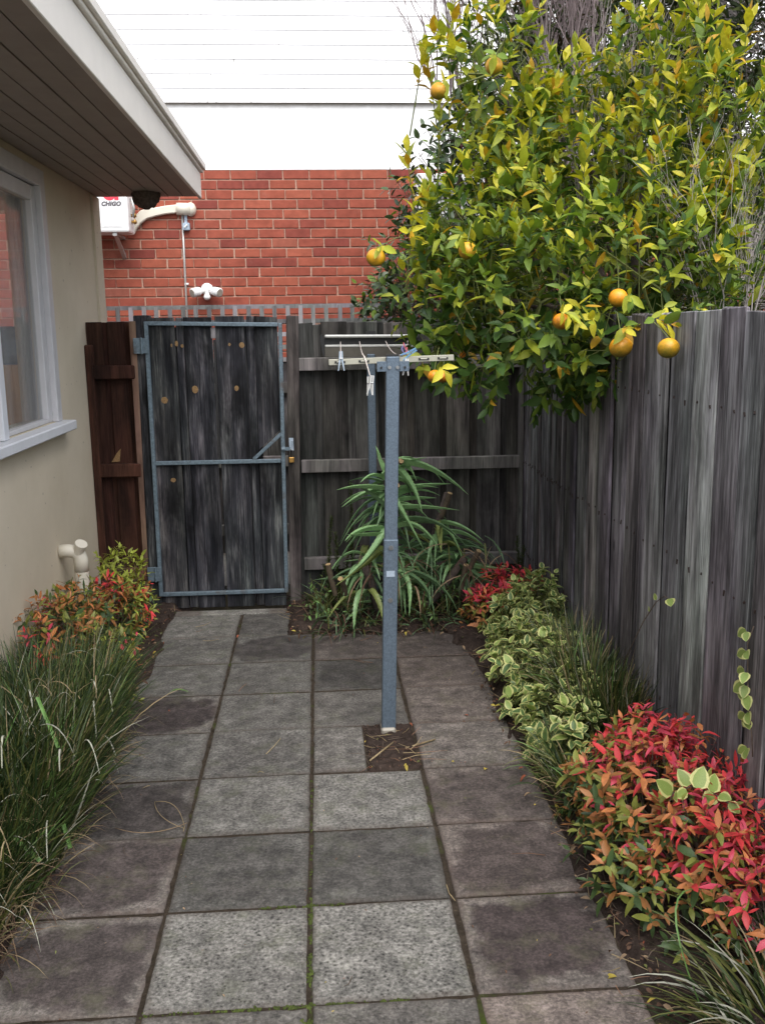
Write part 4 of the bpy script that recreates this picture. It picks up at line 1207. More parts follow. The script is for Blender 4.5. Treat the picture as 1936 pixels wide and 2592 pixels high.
# ---- conifers filling the corner behind
def conifer(name, label, base, blobs, n, fr=.30):
    t = thing(name, label, 'tree', base)
    top = max(c[2] + r[2] for c, r in blobs)
    MB().tube([base, (base[0] + .05, base[1], top * .5), (base[0], base[1], top)], [.12, .09, .02], 9).build('trunk', M_bark, t, smooth=True)
    bw_ = MB(); V = []; F = []; MI = []
    for p, nrm in blob_points(blobs, n, .45):
        d = (nrm + Vector((0, 0, .8)) + rv(.5)).normalized()
        L_ = random.uniform(.6, 1.2) * fr
        for k in range(13):
            tt = k / 13
            q0 = p + d * L_ * tt + rv(.01)
            dd = (d * .8 + unit() * .75).normalized()
            ll = L_ * (.42 - .25 * tt)
            sd_ = dd.cross(unit()).normalized() * .0065
            o_ = len(V)
            q1 = q0 + dd * ll * .55; q2 = q0 + dd * ll + Vector((0, 0, -.01))
            V += [q0 - sd_, q0 + sd_, q1 + sd_ * 1.5, q1 - sd_ * 1.5, q2 + sd_ * .3, q2 - sd_ * .3]
            F += [(o_, o_ + 1, o_ + 2, o_ + 3), (o_ + 3, o_ + 2, o_ + 4, o_ + 5)]
            m_ = random.choices((0, 1, 2), (.5, .42, .08))[0]
            MI += [m_, m_]
        bw_.tube([p - nrm * .25 - Vector((0, 0, .1)), p + d * L_ * .6], [.006, .002], 3, cap=False)
    stuff(bw_.build('twigs', M_greytwig, t))
    V = [tuple(v - Vector(base)) for v in V]
    stuff(link('foliage', np_mesh('foliage', V, F, [F_a, F_b, F_c], MI), t, base))
    return t
conifer('conifer_tree', 'tall olive green conifer rising behind the orange tree', (2.35, 4.9, -.05), [((2.2, 4.9, 2.2), (.95, .6, .9)), ((2.2, 4.9, 3.4), (.85, .6, 1.0)), ((2.4, 4.9, 4.3), (.6, .5, .8)), ((1.75, 4.7, 3.2), (.45, .4, .75))], 1500)
conifer('conifer_tree', 'dark conifer at the top right edge beyond the right fence', (3.35, 4.2, -.05), [((3.3, 4.2, 2.2), (.8, .6, .9)), ((3.2, 4.2, 3.5), (.75, .6, 1.0)), ((2.9, 3.9, 3.9), (.5, .4, .6)), ((2.65, 3.6, 2.1), (.5, .4, .5))], 1300)

# ---- bare twiggy bushes
def bare(label, base, n, h, spread, mat, lean=(0, 0, 0), r0=.010, depth=3):
    t = thing('bare_bush', label, 'bush', base)
    m = MB()
    def grow(p, d, L_, r, lev):
        q = p + d * L_
        mid_ = (p + q) / 2 + rv(.02 * L_ / .3)
        m.tube([p, mid_, q], [r, r * .85, r * .65], 3 if lev > 1 else 5, cap=False)
        if lev >= depth: return
        for k in range(3 if lev else 4):
            f = random.uniform(.35, 1)
            dd = (d + unit() * .42 + Vector((0, 0, .18))).normalized()
            grow(p.lerp(q, f), dd, L_ * random.uniform(.5, .8), r * .55, lev + 1)
    for k in range(n):
        a = random.uniform(0, 6.28)
        d = Vector((math.cos(a) * spread, math.sin(a) * spread, 1)) + Vector(lean)
        grow(Vector(base) + Vector((math.cos(a), math.sin(a), 0)) * spread * .3, d.normalized(), h * random.uniform(.35, .55), r0 * random.uniform(.6, 1), 0)
    m.build('branches', mat, t)
    return t
bare('bare purplish twigs standing against the white wall left of the orange tree', (1.16, 4.85, 2.95), 4, 1.7, .30, M_mauvetwig, (-.25, 0, 0), .010)
bare('dense bare mauve brush rising behind the top of the orange tree', (1.75, 4.3, 2.75), 10, 1.9, .13, M_mauvetwig, (-.05, 0, .2), .014, 4)
bare('pale bare upright twigs between the orange tree and the conifers', (1.62, 3.0, 2.15), 9, 1.5, .20, M_greytwig, (.02, 0, 0), .006)
bare('pale bare twigs just above the right fence at the picture edge', (1.90, 1.92, 1.62), 8, .95, .28, M_greytwig, (.0, 0, 0), .0045)

# ================================================================== beds
def bush(name, label, cat, blobs, n, leaf, pick, kinds, mats, nparts, k=(4, 7), inter=.012, up=.6, droop=.2, stems=24, smat=None, a=(80, 30), hollow=0):
    c0 = blobs[0][0]
    t = thing(name, label, cat, (c0[0], c0[1], 0))
    tw_ = MB(); F_ = Foliage(kinds, mats)
    for p, nrm in blob_points(blobs, n, .28):
        if p.z < .02 or (hollow and p.z < hollow and random.random() < .5): continue
        shoot(F_, tw_, p, nrm + Vector((0, 0, up)) + rv(.45), random.randint(*k), inter, leaf * random.uniform(.7, 1.2), tuple(range(len(kinds))), pick, a[0], a[1], droop, .0012)
    for c, r in blobs:
        for j in range(stems):
            u = unit(); e_ = Vector(c) + Vector((u.x * r[0], u.y * r[1], abs(u.z) * r[2])) * .85
            b_ = Vector((c[0] + random.uniform(-.4, .4) * r[0], c[1] + random.uniform(-.4, .4) * r[1], 0))
            tw_.tube(bez(b_, (b_ + e_) / 2 + Vector((0, 0, .05)), e_, 5), [.004, .0035, .003, .002, .0015], 4, cap=False)
    stuff(tw_.build('stems', smat or M_twig, t))
    F_.build(t, nparts)
    return t
NL = lambda: [Leaf(LANCE, .38, .25, .25, twist=.3), Leaf(LANCE, .30, .60, .35, twist=-.4, bend=.12), Leaf(OVAL, .36, .10, .2, bend=-.1), Leaf(LANCE, .34, -.15, .3)]
NM = [D_red, D_pink, D_org, D_brn, D_olv, D_grn, D_lim]
def nand_right(p, t):
    # red crown towards the fence and the right, bronze flank, green inside
    k = (p.z - .19) * 2.8 + (p.x - 1.10) * 1.5 + random.gauss(0, .30)
    if p.z < .13: return random.choice((3, 5, 5, 5, 4, 3))
    if k > .55: return random.choice((0, 0, 0, 1, 1, 2))
    if k > .22: return random.choice((0, 2, 2, 3, 4, 1))
    if k > -.15: return random.choice((2, 3, 3, 4, 4, 5))
    return random.choice((3, 4, 4, 5, 5))
bush('nandina_bush', 'large red and bronze leafed nandina bush beside the right fence in front', 'bush',
     [((1.20, .62, .16), (.26, .32, .24)), ((1.22, .28, .13), (.22, .24, .22)), ((1.08, .80, .12), (.16, .2, .16)), ((1.02, .40, .08), (.14, .24, .12)), ((1.30, .02, .15), (.15, .17, .16)), ((1.24, .86, .25), (.12, .12, .13))],
     1150, .054, nand_right, NL(), NM, 300, (5, 8), .009, .6, .34, hollow=.15)
bush('nandina_bush', 'small bright red nandina bush in the far right corner', 'bush', [((1.18, 3.18, .16), (.21, .16, .16)), ((1.05, 3.12, .10), (.13, .12, .11))],
     240, .060, lambda p, t: random.choice((0, 0, 1, 1, 2)) if p.z > .20 + random.gauss(0, .03) else random.choice((2, 3, 3, 4, 5)), NL(), NM, 60, (4, 7), .011, .5, .25)
def nand_left(p, t):
    if p.z > .32 + random.gauss(0, .06):
        q_ = math.sin(p.y * 11) + math.sin(p.x * 17 + p.y * 5)
        return random.choice((0, 0, 2, 1)) if q_ > .7 else random.choice((3, 4, 4, 2, 3, 5))
    return random.choice((3, 4, 4, 5, 5, 5, 6))
bush('nandina_bush', 'orange tipped green nandina bush along the rendered wall', 'bush', [((-1.24, 2.55, .24), (.13, .42, .20)), ((-1.24, 2.15, .28), (.12, .25, .20)), ((-1.12, 2.85, .22), (.13, .20, .16))],
     430, .060, nand_left, NL(), NM, 160, (5, 8), .011, .5, .25)
bush('nandina_bush', 'lime green topped nandina bush by the gate hinge post', 'bush', [((-1.14, 3.28, .28), (.13, .16, .20)), ((-1.07, 3.15, .18), (.11, .14, .15))],
     170, .054, lambda p, t: (random.choice((6, 6, 4, 6)) if p.z > .32 else random.choice((2, 4, 4, 5, 6, 3, 0))), NL(), NM, 80, (5, 8), .011, .5, .25)
bush('nandina_bush', 'low green nandina bush at the left path edge by the grass', 'bush', [((-1.04, 2.35, .15), (.12, .22, .14)), ((-.97, 2.10, .07), (.08, .14, .08))],
     150, .050, lambda p, t: random.choice((4, 5, 5, 6, 4)) if random.random() > .15 else random.choice((1, 2, 3)), NL(), NM, 60, (5, 8), .011, .5, .25)

VL = [Leaf((.30, .92, 1, .66, .04), .72, .10, .16, (-1, -.62, 0, .62, 1), True), Leaf((.30, .92, 1, .66, .04), .66, .25, .25, (-1, -.62, 0, .62, 1), True)]
VMt = [(V_grn, V_rim), (V_pal, V_rim), (V_pal, V_rim)]
bush('periwinkle', 'mound of green and cream variegated periwinkle in the right bed', 'plant',
     [((1.20, 2.62, .15), (.21, .36, .21)), ((1.10, 2.15, .12), (.20, .36, .18)), ((1.12, 1.72, .08), (.16, .28, .14)), ((1.28, 2.90, .22), (.12, .2, .15)), ((1.08, 1.42, .09), (.14, .26, .14)), ((1.0, 1.75, .05), (.09, .2, .08))],
     660, .052, lambda p, t: random.choice((0, 0, 1)), VL, VMt, 300, (4, 6), .014, .5, .15, 14, M_greenstem, (75, 40))

def vine(label, chain, leaves, size=.047):
    t = thing('periwinkle_vine', label, 'vine', chain[0])
    MB().tube([Vector(q_) + Vector((0, random.uniform(-.004, .004), 0)) for q_ in chain], .0022, 5).build('stem', M_twig, t, smooth=True)
    F_ = Foliage([Leaf((.35, .95, 1, .64, .04), .78, .08, .10, (-1, -.66, 0, .66, 1), True)], VMt)
    for p, d, n_, s_ in leaves: F_.add(Vector(p) + Vector((0, random.uniform(-.008, .008), random.uniform(-.008, .008))), Vector(d) + rv(.25), Vector(n_) + rv(.35), size * s_ * random.uniform(.85, 1.15), 0, random.choice((1, 2)))
    F_.build(t, 99)
vx = 1.372
ch = [(vx, .44, .865), (vx - .006, .462, .80), (vx - .004, .455, .70), (vx - .01, .42, .60), (vx - .006, .40, .53), (vx, .395, .46)]
lv_ = []
for z_, ys in ((.845, (.43, .50)), (.775, (.47, .51)), (.715, (.43, .48)), (.675, (.415, .475)), (.640, (.44, .485)), (.585, (.39, .46)), (.560, (.40, .44)), (.475, (.375, .43))):
    for k, y_ in enumerate(ys):
        s_ = -1 if k == 0 else 1
        lv_.append(((vx - .012, .44 + (z_ - .65) * .15 + s_ * .004, z_), (-.25, s_ * random.uniform(.5, 1), random.uniform(-.9, -.1)), (-.7, -.6, .35), random.uniform(.75, 1.05)))
vine('trailing vine of pale variegated leaves hanging down the near right fence', ch, lv_)
ch = [(1.30, 1.42, .40), (1.35, 1.34, .60), (1.372, 1.27, .70), (1.376, 1.20, .745), (1.376, 1.10, .75)]
vine('single vine shoot with one pale leaf climbing mid right fence', ch, [((1.372, 1.12, .752), (-.1, -1, -.25), (-.8, -.3, .5), 1.2), ((1.372, 1.26, .715), (0, .5, .8), (-1, 0, .3), .6), ((1.37, 1.33, .64), (-.2, .6, .3), (-1, 0, .3), .5)])
ch = [(1.05, .30, .30), (1.10, .33, .385), (1.16, .34, .40), (1.23, .335, .375), (1.28, .32, .34)]
ll = [((1.09, .32, .39), (-.55, .1, .55), 1.3), ((1.105, .31, .39), (-.1, -.5, .2), 1.0), ((1.15, .33, .405), (-.25, .5, .7), 1.3), ((1.17, .33, .405), (.5, .4, .6), 1.35), ((1.14, .32, .395), (-.6, -.5, -.1), 1.0),
      ((1.22, .33, .385), (.35, .5, .7), 1.3), ((1.225, .325, .38), (-.8, -.4, -.15), 1.2), ((1.24, .32, .375), (.2, -.7, .1), 1.1), ((1.27, .31, .35), (.6, -.3, -.3), .9)]
vine('big cream edged periwinkle leaves lying on top of the red bush', ch, [(p, d, (-.1, -.75, .65), s_) for p, d, s_ in ll], .048)

# ---- aloe
al = thing('aloe_plant', 'tall green aloe with toothed arching leaves in front of the back fence', 'plant', (.5, 3.4, 0))
def aloe_leaf(a, b, c, wd, mat, teeth=True):
    P = bez(a, b, c, 9); m = MB(); vs = []
    n = len(P)
    for i, p in enumerate(P):
        d = (P[min(i + 1, n - 1)] - P[max(i - 1, 0)]).normalized()
        s_ = d.cross(Vector((0, 0, 1)))
        if s_.length < .15: s_ = d.cross(Vector((0, 1, .3)))
        s_.normalize(); u_ = s_.cross(d)
        t = i / (n - 1); w_ = wd * (1 - t ** 1.6) * .5 + .001
        vs += [p - s_ * w_ + u_ * w_ * .55, p + u_ * w_ * .15, p + s_ * w_ + u_ * w_ * .55, p - u_ * w_ * .75]
    fs = []
    for i in range(n - 1):
        for k in range(4): fs.append((4 * i + k, 4 * i + (k + 1) % 4, 4 * i + 4 + (k + 1) % 4, 4 * i + 4 + k))
    fs.append((0, 3, 2, 1))
    m.add(vs, fs)
    if teeth:
        for i in range(n - 2):
            for k in (0, 2):
                for f in (.2, .7):
                    p0 = Vector(vs[4 * i + k]).lerp(Vector(vs[4 * i + 4 + k]), f); p1 = Vector(vs[4 * i + k]).lerp(Vector(vs[4 * i + 4 + k]), f + .22)
                    o_ = (p0 - Vector(vs[4 * i + 1])).normalized() * .006
                    m.add([p0, p1, p1 + o_], [(0, 1, 2)], 1)
    m.build('leaf', [mat, A_yel], al, smooth=False)
for pts in ([(.50, 3.42, -.02), (.50, 3.42, .5), (.46, 3.42, .98)], [(.60, 3.5, -.02), (.72, 3.48, .35), (.84, 3.42, .78)], [(.42, 3.4, -.02), (.36, 3.35, .25), (.30, 3.3, .42)], [(.62, 3.4, -.02), (.80, 3.36, .2), (.93, 3.3, .40)]):
    MB().tube(pts, [.028, .026, .022], 8).build('stem', M_bark, al, smooth=True)
# leading leaves seen in the photograph
for a, b, c, wd, m_ in (((.52, 3.32, 1.00), (.72, 3.28, 1.01), (.93, 3.18, .81), .062, A_grn), ((.47, 3.36, .90), (.42, 3.33, 1.02), (.40, 3.36, 1.09), .045, A_grn), ((.52, 3.32, .96), (.62, 3.25, .88), (.66, 3.2, .70), .055, A_grn),
                        ((.44, 3.32, .84), (.30, 3.25, .88), (.16, 3.2, .855), .042, A_grn), ((.46, 3.30, .84), (.52, 3.2, .76), (.66, 3.12, .50), .046, A_grn), ((.50, 3.3, .73), (.68, 3.25, .74), (.88, 3.2, .715), .042, A_grn),
                        ((.44, 3.3, .60), (.28, 3.2, .64), (.20, 3.15, .56), .048, A_grn), ((.44, 3.3, .57), (.32, 3.2, .58), (.21, 3.14, .60), .040, A_grn), ((.46, 3.28, .60), (.34, 3.15, .44), (.20, 3.08, .36), .052, A_grn),
                        ((.44, 3.3, .48), (.32, 3.2, .40), (.14, 3.12, .30), .048, A_yel), ((.52, 3.28, .62), (.64, 3.2, .68), (.75, 3.15, .50), .048, A_grn), ((.52, 3.3, .64), (.74, 3.24, .72), (.92, 3.15, .50), .042, A_drk),
                        ((.50, 3.25, .34), (.60, 3.15, .36), (.57, 3.12, .10), .046, A_grn), ((.50, 3.25, .34), (.70, 3.16, .34), (.72, 3.12, .08), .044, A_drk), ((.54, 3.28, .34), (.76, 3.2, .34), (.86, 3.14, .12), .042, A_drk),
                        ((.32, 3.22, .24), (.24, 3.1, .26), (.24, 3.05, .0), .042, A_grn), ((.34, 3.22, .24), (.40, 3.1, .24), (.43, 3.06, -.02), .042, A_yel), ((.44, 3.3, .92), (.52, 3.3, 1.0), (.70, 3.3, 1.02), .05, A_grn),
                        ((.46, 3.32, .72), (.36, 3.3, .84), (.24, 3.28, .88), .036, A_drk), ((.95, 3.3, .36), (1.08, 3.26, .33), (1.20, 3.24, .34), .042, A_grn), ((.90, 3.3, .36), (1.05, 3.2, .26), (1.15, 3.15, .22), .05, A_drk)):
    aloe_leaf(a, b, c, wd, m_)
for k in range(165):
    st, z0, z1 = random.choice(((.49, .45, .98), (.49, .3, .9), (.32, .15, .42), (.78, .35, .62), (.90, .2, .40), (.55, .1, .5)))
    z_ = random.uniform(z0, z1); aa = random.uniform(-2.9, .0) if random.random() < .75 else random.uniform(0, 3)
    d = Vector((math.cos(aa), math.sin(aa) * .55, 0)); L_ = random.uniform(.20, .40)
    a_ = Vector((st, 3.42, z_)); b_ = a_ + d * L_ * .5 + Vector((0, 0, random.uniform(0, .12))); c_ = a_ + d * L_ + Vector((0, 0, random.uniform(-.28, .06)))
    c_.y = min(c_.y, 3.8); c_.z = max(c_.z, .01); b_.y = min(b_.y, 3.8)
    aloe_leaf(a_, b_, c_, random.uniform(.022, .050), random.choices((A_grn, A_drk, A_yel), (.5, .38, .12))[0], k < 40)
M_cut = plain('pale_cut_wood', (.36, .25, .12), .8, .3, 60)
M_dry = plain('dried_stem', (.10, .075, .05), .9, .3, 50)
for p, q_ in (((.80, 3.40, .64), (.846, 3.36, .79)), ((1.16, 3.36, .16), (1.175, 3.34, .33)), ((.95, 3.3, .30), (1.0, 3.22, .46)), ((.90, 3.25, .22), (.92, 3.2, .38)), ((.14, 3.35, .18), (.10, 3.32, .38)), ((.50, 3.26, .84), (.515, 3.22, .87)), ((.53, 3.34, .97), (.545, 3.28, 1.005)), ((.20, 3.28, .20), (.17, 3.2, .32))):
    p = Vector(p); q_ = Vector(q_)
    sm = MB().tube([p, (p + q_) / 2 + rv(.006), q_], [.015, .017, .018], 8, 0).tube([q_, q_ + (q_ - p).normalized() * .002], .016, 8, 1).build('cut_stem', [M_dry, M_cut], al)

# dried hanging leaves and weeds under the aloe
und = thing('undergrowth', 'dark tangle of dry leaves and weeds under the aloe', 'plants', (.5, 3.45, 0))
n = 800
pos = np.stack([rng.uniform(-.02, 1.2, n), rng.uniform(3.10, 3.8, n), np.full(n, .0)], -1)
blades(und, 'blades', [G_drk, G_mid, A_drk, L_brn, G_olv], n, pos, rng.uniform(.10, .34, n), rng.uniform(.005, .016, n), rng.uniform(0, 6.28, n), rng.uniform(.2, 1.1, n), rng.uniform(1.2, 2.9, n), mprob=[.34, .08, .22, .30, .06])
n = 120
pos = np.stack([rng.uniform(.3, 1.15, n), rng.uniform(3.15, 3.5, n), rng.uniform(.25, .5, n)], -1)
blades(und, 'dry_leaves', [L_tan, A_drk, L_brn, G_olv], n, pos, rng.uniform(.15, .35, n), rng.uniform(.006, .014, n), rng.uniform(3.2, 6.2, n), rng.uniform(1.2, 1.8, n), rng.uniform(2.8, 3.3, n), mprob=[.2, .45, .25, .1])
# feathery dark plant left of the aloe
ft = thing('feathery_plant', 'dark green feathery upright plant between gate post and aloe', 'plant', (.14, 3.6, 0))
V = []; F = []
def plume(x, y, h, lean):
    for k in range(int(h * 260)):
        t = k / (h * 260)
        c = Vector((x + lean * t * t, y, h * t))
        for j in range(3):
            d = Vector((random.uniform(-1, 1), random.uniform(-1, .4), random.uniform(.2, .9))).normalized() * random.uniform(.02, .042) * (1.1 - .5 * t)
            s_ = d.cross(unit()).normalized() * .0022; o_ = len(V)
            V.extend([c - s_, c + s_, c + d + s_ * .4, c + d - s_ * .4]); F.append((o_, o_ + 1, o_ + 2, o_ + 3))
for x, y, h, l_ in ((.10, 3.6, .62, .03), (.17, 3.58, .52, -.02), (.20, 3.62, .45, .05), (.26, 3.7, .82, .0), (.13, 3.5, .34, -.06), (1.30, 3.5, .42, .04), (1.33, 3.6, .46, -.02)): plume(x, y, h, l_)
stuff(link('foliage', np_mesh('foliage', [tuple(Vector(v) - Vector((.14, 3.6, 0))) for v in V], F, [leafmat('plume_green', (.042, .060, .014), .6)]), ft, (.14, 3.6, 0)))
bush('weed_clump', 'low weeds with small leaves at the foot of the latch post', 'weeds', [((.06, 3.45, .12), (.16, .14, .12)), ((.24, 3.35, .10), (.14, .12, .10)), ((.72, 3.3, .12), (.2, .14, .12))], 90, .036,
     lambda p, t: random.choice((0, 0, 1, 2)), [Leaf(LANCE, .3, .3, .2), Leaf(OVAL, .4, .2, .2)], [G_mid, G_drk, G_brt], 0, (3, 6), .014, .4, .2, 8, M_greenstem)

# ---- grasses
def tuft(name, label, cx, cy, rx, ry, n, L_, wd, mats, mp, lean=(0, 0), th=(.15, .55, .8, 1.9)):
    t = thing(name, label, 'grass', (cx, cy, 0))
    a_ = rng.uniform(0, 6.28, n); r_ = np.sqrt(rng.uniform(0, 1, n))
    pos = np.stack([cx + rx * r_ * np.cos(a_), cy + ry * r_ * np.sin(a_), np.full(n, -.01)], -1)
    az = a_ + rng.normal(0, .8, n)
    vx_ = np.cos(az) + lean[0]; vy_ = np.sin(az) + lean[1]
    az = np.arctan2(vy_, vx_)
    blades(t, 'blades', mats, n, pos, rng.uniform(L_[0], L_[1], n), rng.uniform(wd[0], wd[1], n), az, rng.uniform(th[0], th[1], n) * (.4 + .6 * r_), rng.uniform(th[2], th[3], n), 7, .7, mp)
    return t
GM = [G_drk, G_mid, G_olv, G_dry, G_pal, G_brt]
lg = thing('grass_tussock', 'big dark green tussock of strappy grass spilling over the left path edge', 'grass', (-1.1, 1.15, 0))
n = 11500
gx_ = rng.uniform(-1, 1, n); gy_ = rng.uniform(-1, 1, n)
ok_ = (np.abs(gx_) ** 3 + np.abs(gy_) ** 3) < 1
gx_ = gx_[ok_]; gy_ = gy_[ok_]; n = len(gx_)
pos = np.stack([-1.11 + .26 * gx_, 1.10 + .90 * gy_, np.full(n, -.01)], -1)
az = np.arctan2(.55 * gy_ + rng.normal(0, .6, n) - .05, .6 * gx_ + rng.normal(0, .6, n) + .12)
r_ = np.maximum(np.abs(gx_), np.abs(gy_))
blades(lg, 'blades', GM, n, pos, rng.uniform(.24, .56, n) * (.8 + .22 * (gy_ > -.4)), rng.uniform(.0045, .0105, n), az, rng.uniform(.03, .40, n) * (.3 + .8 * r_), rng.uniform(.3, 1.3, n), 7, .8, [.40, .30, .18, .06, .02, .04])
n = 900
pos = np.stack([rng.uniform(-1.05, -.80, n), rng.uniform(.12, 1.75, n), rng.uniform(.0, .13, n)], -1)
blades(lg, 'stubble', [L_brn, G_dry, L_tan, G_olv], n, pos, rng.uniform(.05, .17, n), rng.uniform(.002, .0045, n), rng.normal(-.4, 1.0, n), rng.uniform(.5, 1.4, n), rng.uniform(1.2, 2.4, n), 4, .8, [.4, .25, .2, .15])
n = 520
pos = np.stack([rng.uniform(-1.25, -.86, n), rng.uniform(.25, 1.8, n), rng.uniform(.0, .22, n)], -1)
blades(lg, 'dry_blades', [G_dry, L_tan, L_brn, G_pal], n, pos, rng.uniform(.12, .28, n), rng.uniform(.002, .0045, n), rng.normal(-.6, .9, n), rng.uniform(.6, 1.2, n), rng.uniform(1.5, 2.9, n), 7, .7, [.45, .3, .15, .1])
for k in range(46):       # pale curled dead blades on the near face, one by one
    p = Vector((random.uniform(-1.10, -.76), random.uniform(.30, 1.6), random.uniform(.16, .50)))
    a_ = random.uniform(-1.6, .7); L_ = random.uniform(.05, .13)
    d = Vector((math.cos(a_), math.sin(a_), 0)) * L_
    part_blade(lg, 'dead_blade', random.choice((G_pal, G_pal, G_dry)), bez(p, p + d * .6 + Vector((0, 0, random.uniform(.02, .07))), p + d + Vector((0, 0, random.uniform(-.12, .0))), 7), random.uniform(.004, .007))
for p, q_, lab in (((-.96, 1.02, .50), (-.875, .93, .345), 'broad bright green cut leaf strip lying across the grass tussock'), ((-.92, .55, .22), (-.83, .50, .165), 'short green cut leaf strip low on the tussock'), ((-.80, .66, .20), (-.775, .63, .13), 'small green cut leaf strip near the path edge')):
    p = Vector(p); q_ = Vector(q_); d_ = (q_ - p); sd_ = Vector((.75, -.45, .45)).cross(d_).normalized() * .008
    o = MB().add([p - sd_, p + sd_, q_ + sd_, q_ - sd_, p + sd_ * 0 + Vector((0, -.002, .002)), q_ + Vector((0, -.002, .002))], [(0, 4, 5, 3), (4, 1, 2, 5)]).build('leaf_strip', G_brt)
    tag(o, lab, 'leaf', 'green leaf strips on the tussock')
tuft('grass_tussock', 'olive and straw grass clump against the right fence behind the red bush', 1.26, 1.72, .13, .50, 1900, (.26, .50), (.004, .010), GM, [.22, .28, .24, .18, .05, .03], (-.1, -.1), (.0, .40, .2, 1.5))
tuft('grass_tussock', 'low grass clump at the right path edge between periwinkle and red bush', 1.02, 1.12, .10, .24, 420, (.14, .30), (.004, .008), GM, [.34, .30, .16, .14, .03, .03], (-.3, -.1), (.1, .6, .7, 2.0))
br_ = tuft('grass_tussock', 'pale striped grass clump in the near right corner', 1.18, -.27, .14, .14, 300, (.20, .40), (.005, .011), [G_mid, G_olv, G_pal, G_dry, G_drk], [.24, .26, .22, .12, .16], (-.45, .1), (.3, .9, 1.1, 2.1))
part_blade(br_, 'long_blade', G_brt, bez((1.02, -.20, .0), (.86, .02, .42), (1.20, .10, .16), 12), .005)
part_blade(br_, 'long_blade', G_olv, bez((1.22, -.10, .0), (1.10, .12, .30), (.86, .20, .12), 12), .004)

# ---- litter
def litter(name, n, fx, sizes=(.012, .04), mats=None, tw_n=60):
    F_ = [Leaf(LANCE, .4, .5, .3), Leaf(OVAL, .45, .7, .2)]
    t = thing(name[0], name[1], 'leaf litter', (0, 0, 0)); t['kind'] = 'stuff'
    W = Foliage(F_, [L_brn, L_tan, L_red, L_yel, G_olv])
    for k in range(n):
        x, y, z = fx()
        W.add(Vector((x, y, z + .006)), Vector((random.uniform(-1, 1), random.uniform(-1, 1), random.uniform(-.2, .35))), Vector((random.gauss(0, .4), random.gauss(0, .4), 1)), random.uniform(*sizes), random.randint(0, 1), random.choices(range(5), (.55, .25, .08, .04, .08))[0])
    W.build(t, 0, rest='leaves')
    tw_ = MB()
    for k in range(tw_n):
        x, y, z = fx(); a_ = random.uniform(0, 6.28); L_ = random.uniform(.03, .13)
        p = Vector((x, y, z + .008)); d = Vector((math.cos(a_) * L_, math.sin(a_) * L_, random.uniform(0, .03)))
        tw_.tube([p, p + d * .5 + rv(.006), p + d], [.0016, .0014, .0008], 3, k % 3)
    stuff(tw_.build('twigs', [M_twig, G_dry, M_redleaf], t))
    return t
ru = random.uniform
litter(('leaf_litter', 'brown leaf litter and twigs along the left bed edge'), 800, lambda: (ru(-1.3, -.86) + (.04 if random.random() < .2 else 0), ru(-.2, 3.7), .03))
litter(('leaf_litter', 'brown leaf litter and twigs along the right bed edge'), 700, lambda: (max(.80, min(1.36, .90 + abs(random.gauss(0, .12)) - (.08 if random.random() < .3 else 0))), ru(-.5, 3.3), .022), tw_n=160)
litter(('leaf_litter', 'dark leaf litter under the aloe by the back fence'), 560, lambda: (ru(-.15, 1.2), ru(3.0, 3.8), .025), tw_n=130)
litter(('leaf_litter', 'dry stalks and crumbs in the soil patch round the post'), 130, lambda: (ru(.23, .45), ru(1.36, 1.80), .004), (.006, .02), tw_n=34)
litter(('leaf_litter', 'tiny crumbs of leaf scattered on the slabs'), 150, lambda: (ru(-.88, .88), ru(-.2, 3.6), -.002), (.004, .012), tw_n=20)

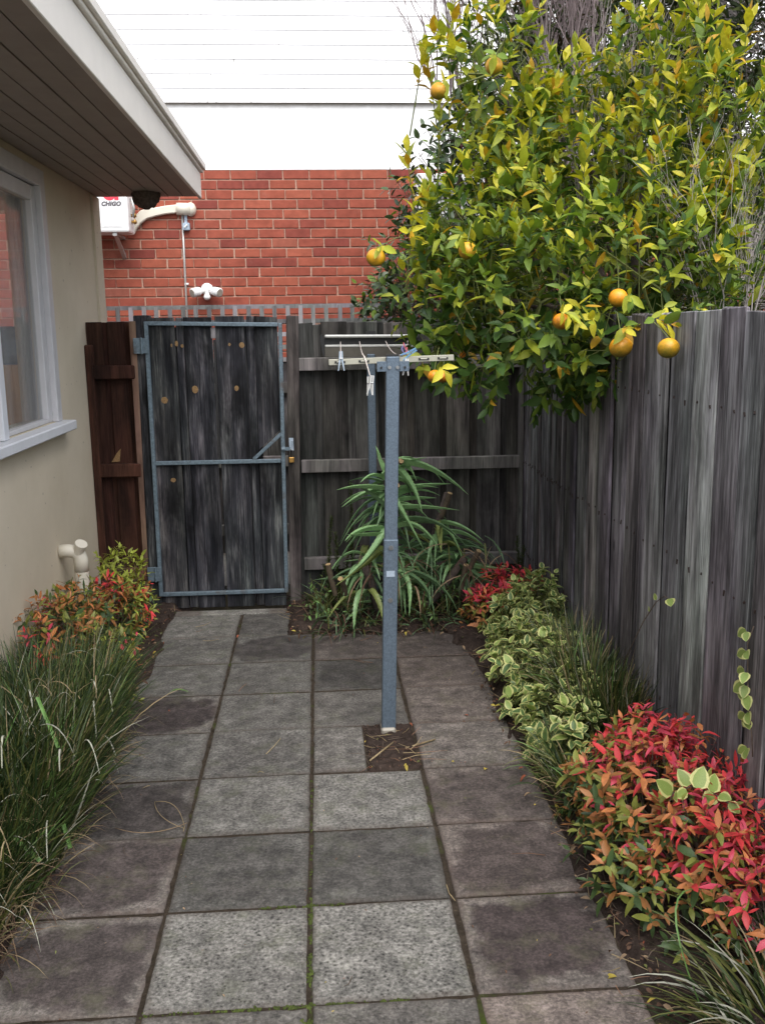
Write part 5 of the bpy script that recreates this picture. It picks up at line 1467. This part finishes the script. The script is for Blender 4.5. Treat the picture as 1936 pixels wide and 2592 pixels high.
FLf = Foliage([Leaf(LANCE, .42, .5, .3), Leaf(OVAL, .45, .4, .25)], [L_yel, L_red, L_brn, L_tan])
for lab, (x, y), s_, m_ in (('curled yellow leaf at the near edge of the soil patch', (.385, 1.375), .035, 0), ('yellow leaf on the slab joint right of the soil patch', (.70, 1.30), .042, 0), ('small yellow leaf close beside the rusty leaf on the joint', (.585, 1.40), .025, 0),
                            ('rusty red leaf lying on the slab joint', (.63, 1.375), .022, 1), ('orange leaf on the path near the gate', (-.44, 3.17), .025, 1), ('brown leaf pair on the slab by the periwinkle', (.72, 1.85), .03, 1), ('dark brown leaf crumb right of the post', (.69, 1.80), .026, 2),
                            ('ochre leaf at the near right slab edge', (.845, .03), .05, 0), ('olive yellow leaf on the nearest right slab', (.80, -.16), .05, 0), ('red leaf fallen at the foot of the red bush', (.885, .335), .035, 1), ('tan curled leaf on the far slabs below the aloe', (.62, 2.82), .03, 3)):
    K = FLf.kinds[0]
    ms = FLf.mats[m_]
    o = link('fallen_leaf', np_mesh('fallen_leaf', K.V * s_, K.F, [ms]), None, (x, y, .006), (ru(-.3, .3), ru(-.3, .3), ru(0, 6.28)))
    tag(o, lab, 'leaf', 'leaves fallen on the path')
for lab, pts in (('pale dry stick lying from the soil patch onto the right slab', [(.40, 1.52, .012), (.47, 1.56, .012), (.535, 1.60, .01)]), ('dry stalk across the near side of the soil patch', [(.24, 1.42, .01), (.30, 1.50, .016), (.35, 1.58, .014)])):
    tag(MB().tube(pts, [.004, .0035, .003], 6).build('dry_stick', G_dry, smooth=True), lab, 'stick', 'dry sticks by the post')
tag(MB().tube(bez((-.60, 1.16, .004), (-.50, 1.12, .04), (-.46, .96, .004), 9) + [Vector((-.46, .93, .004))], .0014, 5).tube(bez((-.60, 1.16, .004), (-.57, 1.0, .02), (-.46, .95, .004), 8), .0012, 5).build('dry_stalk', G_dry, smooth=True), 'thin looped dry grass stalk lying on the left slab', 'grass stalk')
tag(MB().tube(bez((-.70, .93, .03), (-.56, .80, .05), (-.45, .96, .02), 9), .0014, 5).build('dry_stalk', L_tan, smooth=True), 'thin arching dry stalk sticking out from the tussock over the slab', 'grass stalk')
tag(part_blade(None, 'weed_leaf', G_brt, bez((-.72, 2.28, .0), (-.68, 2.26, .05), (-.62, 2.28, .01), 7), .02), 'tiny green weed in the slab joint on the left', 'weed')
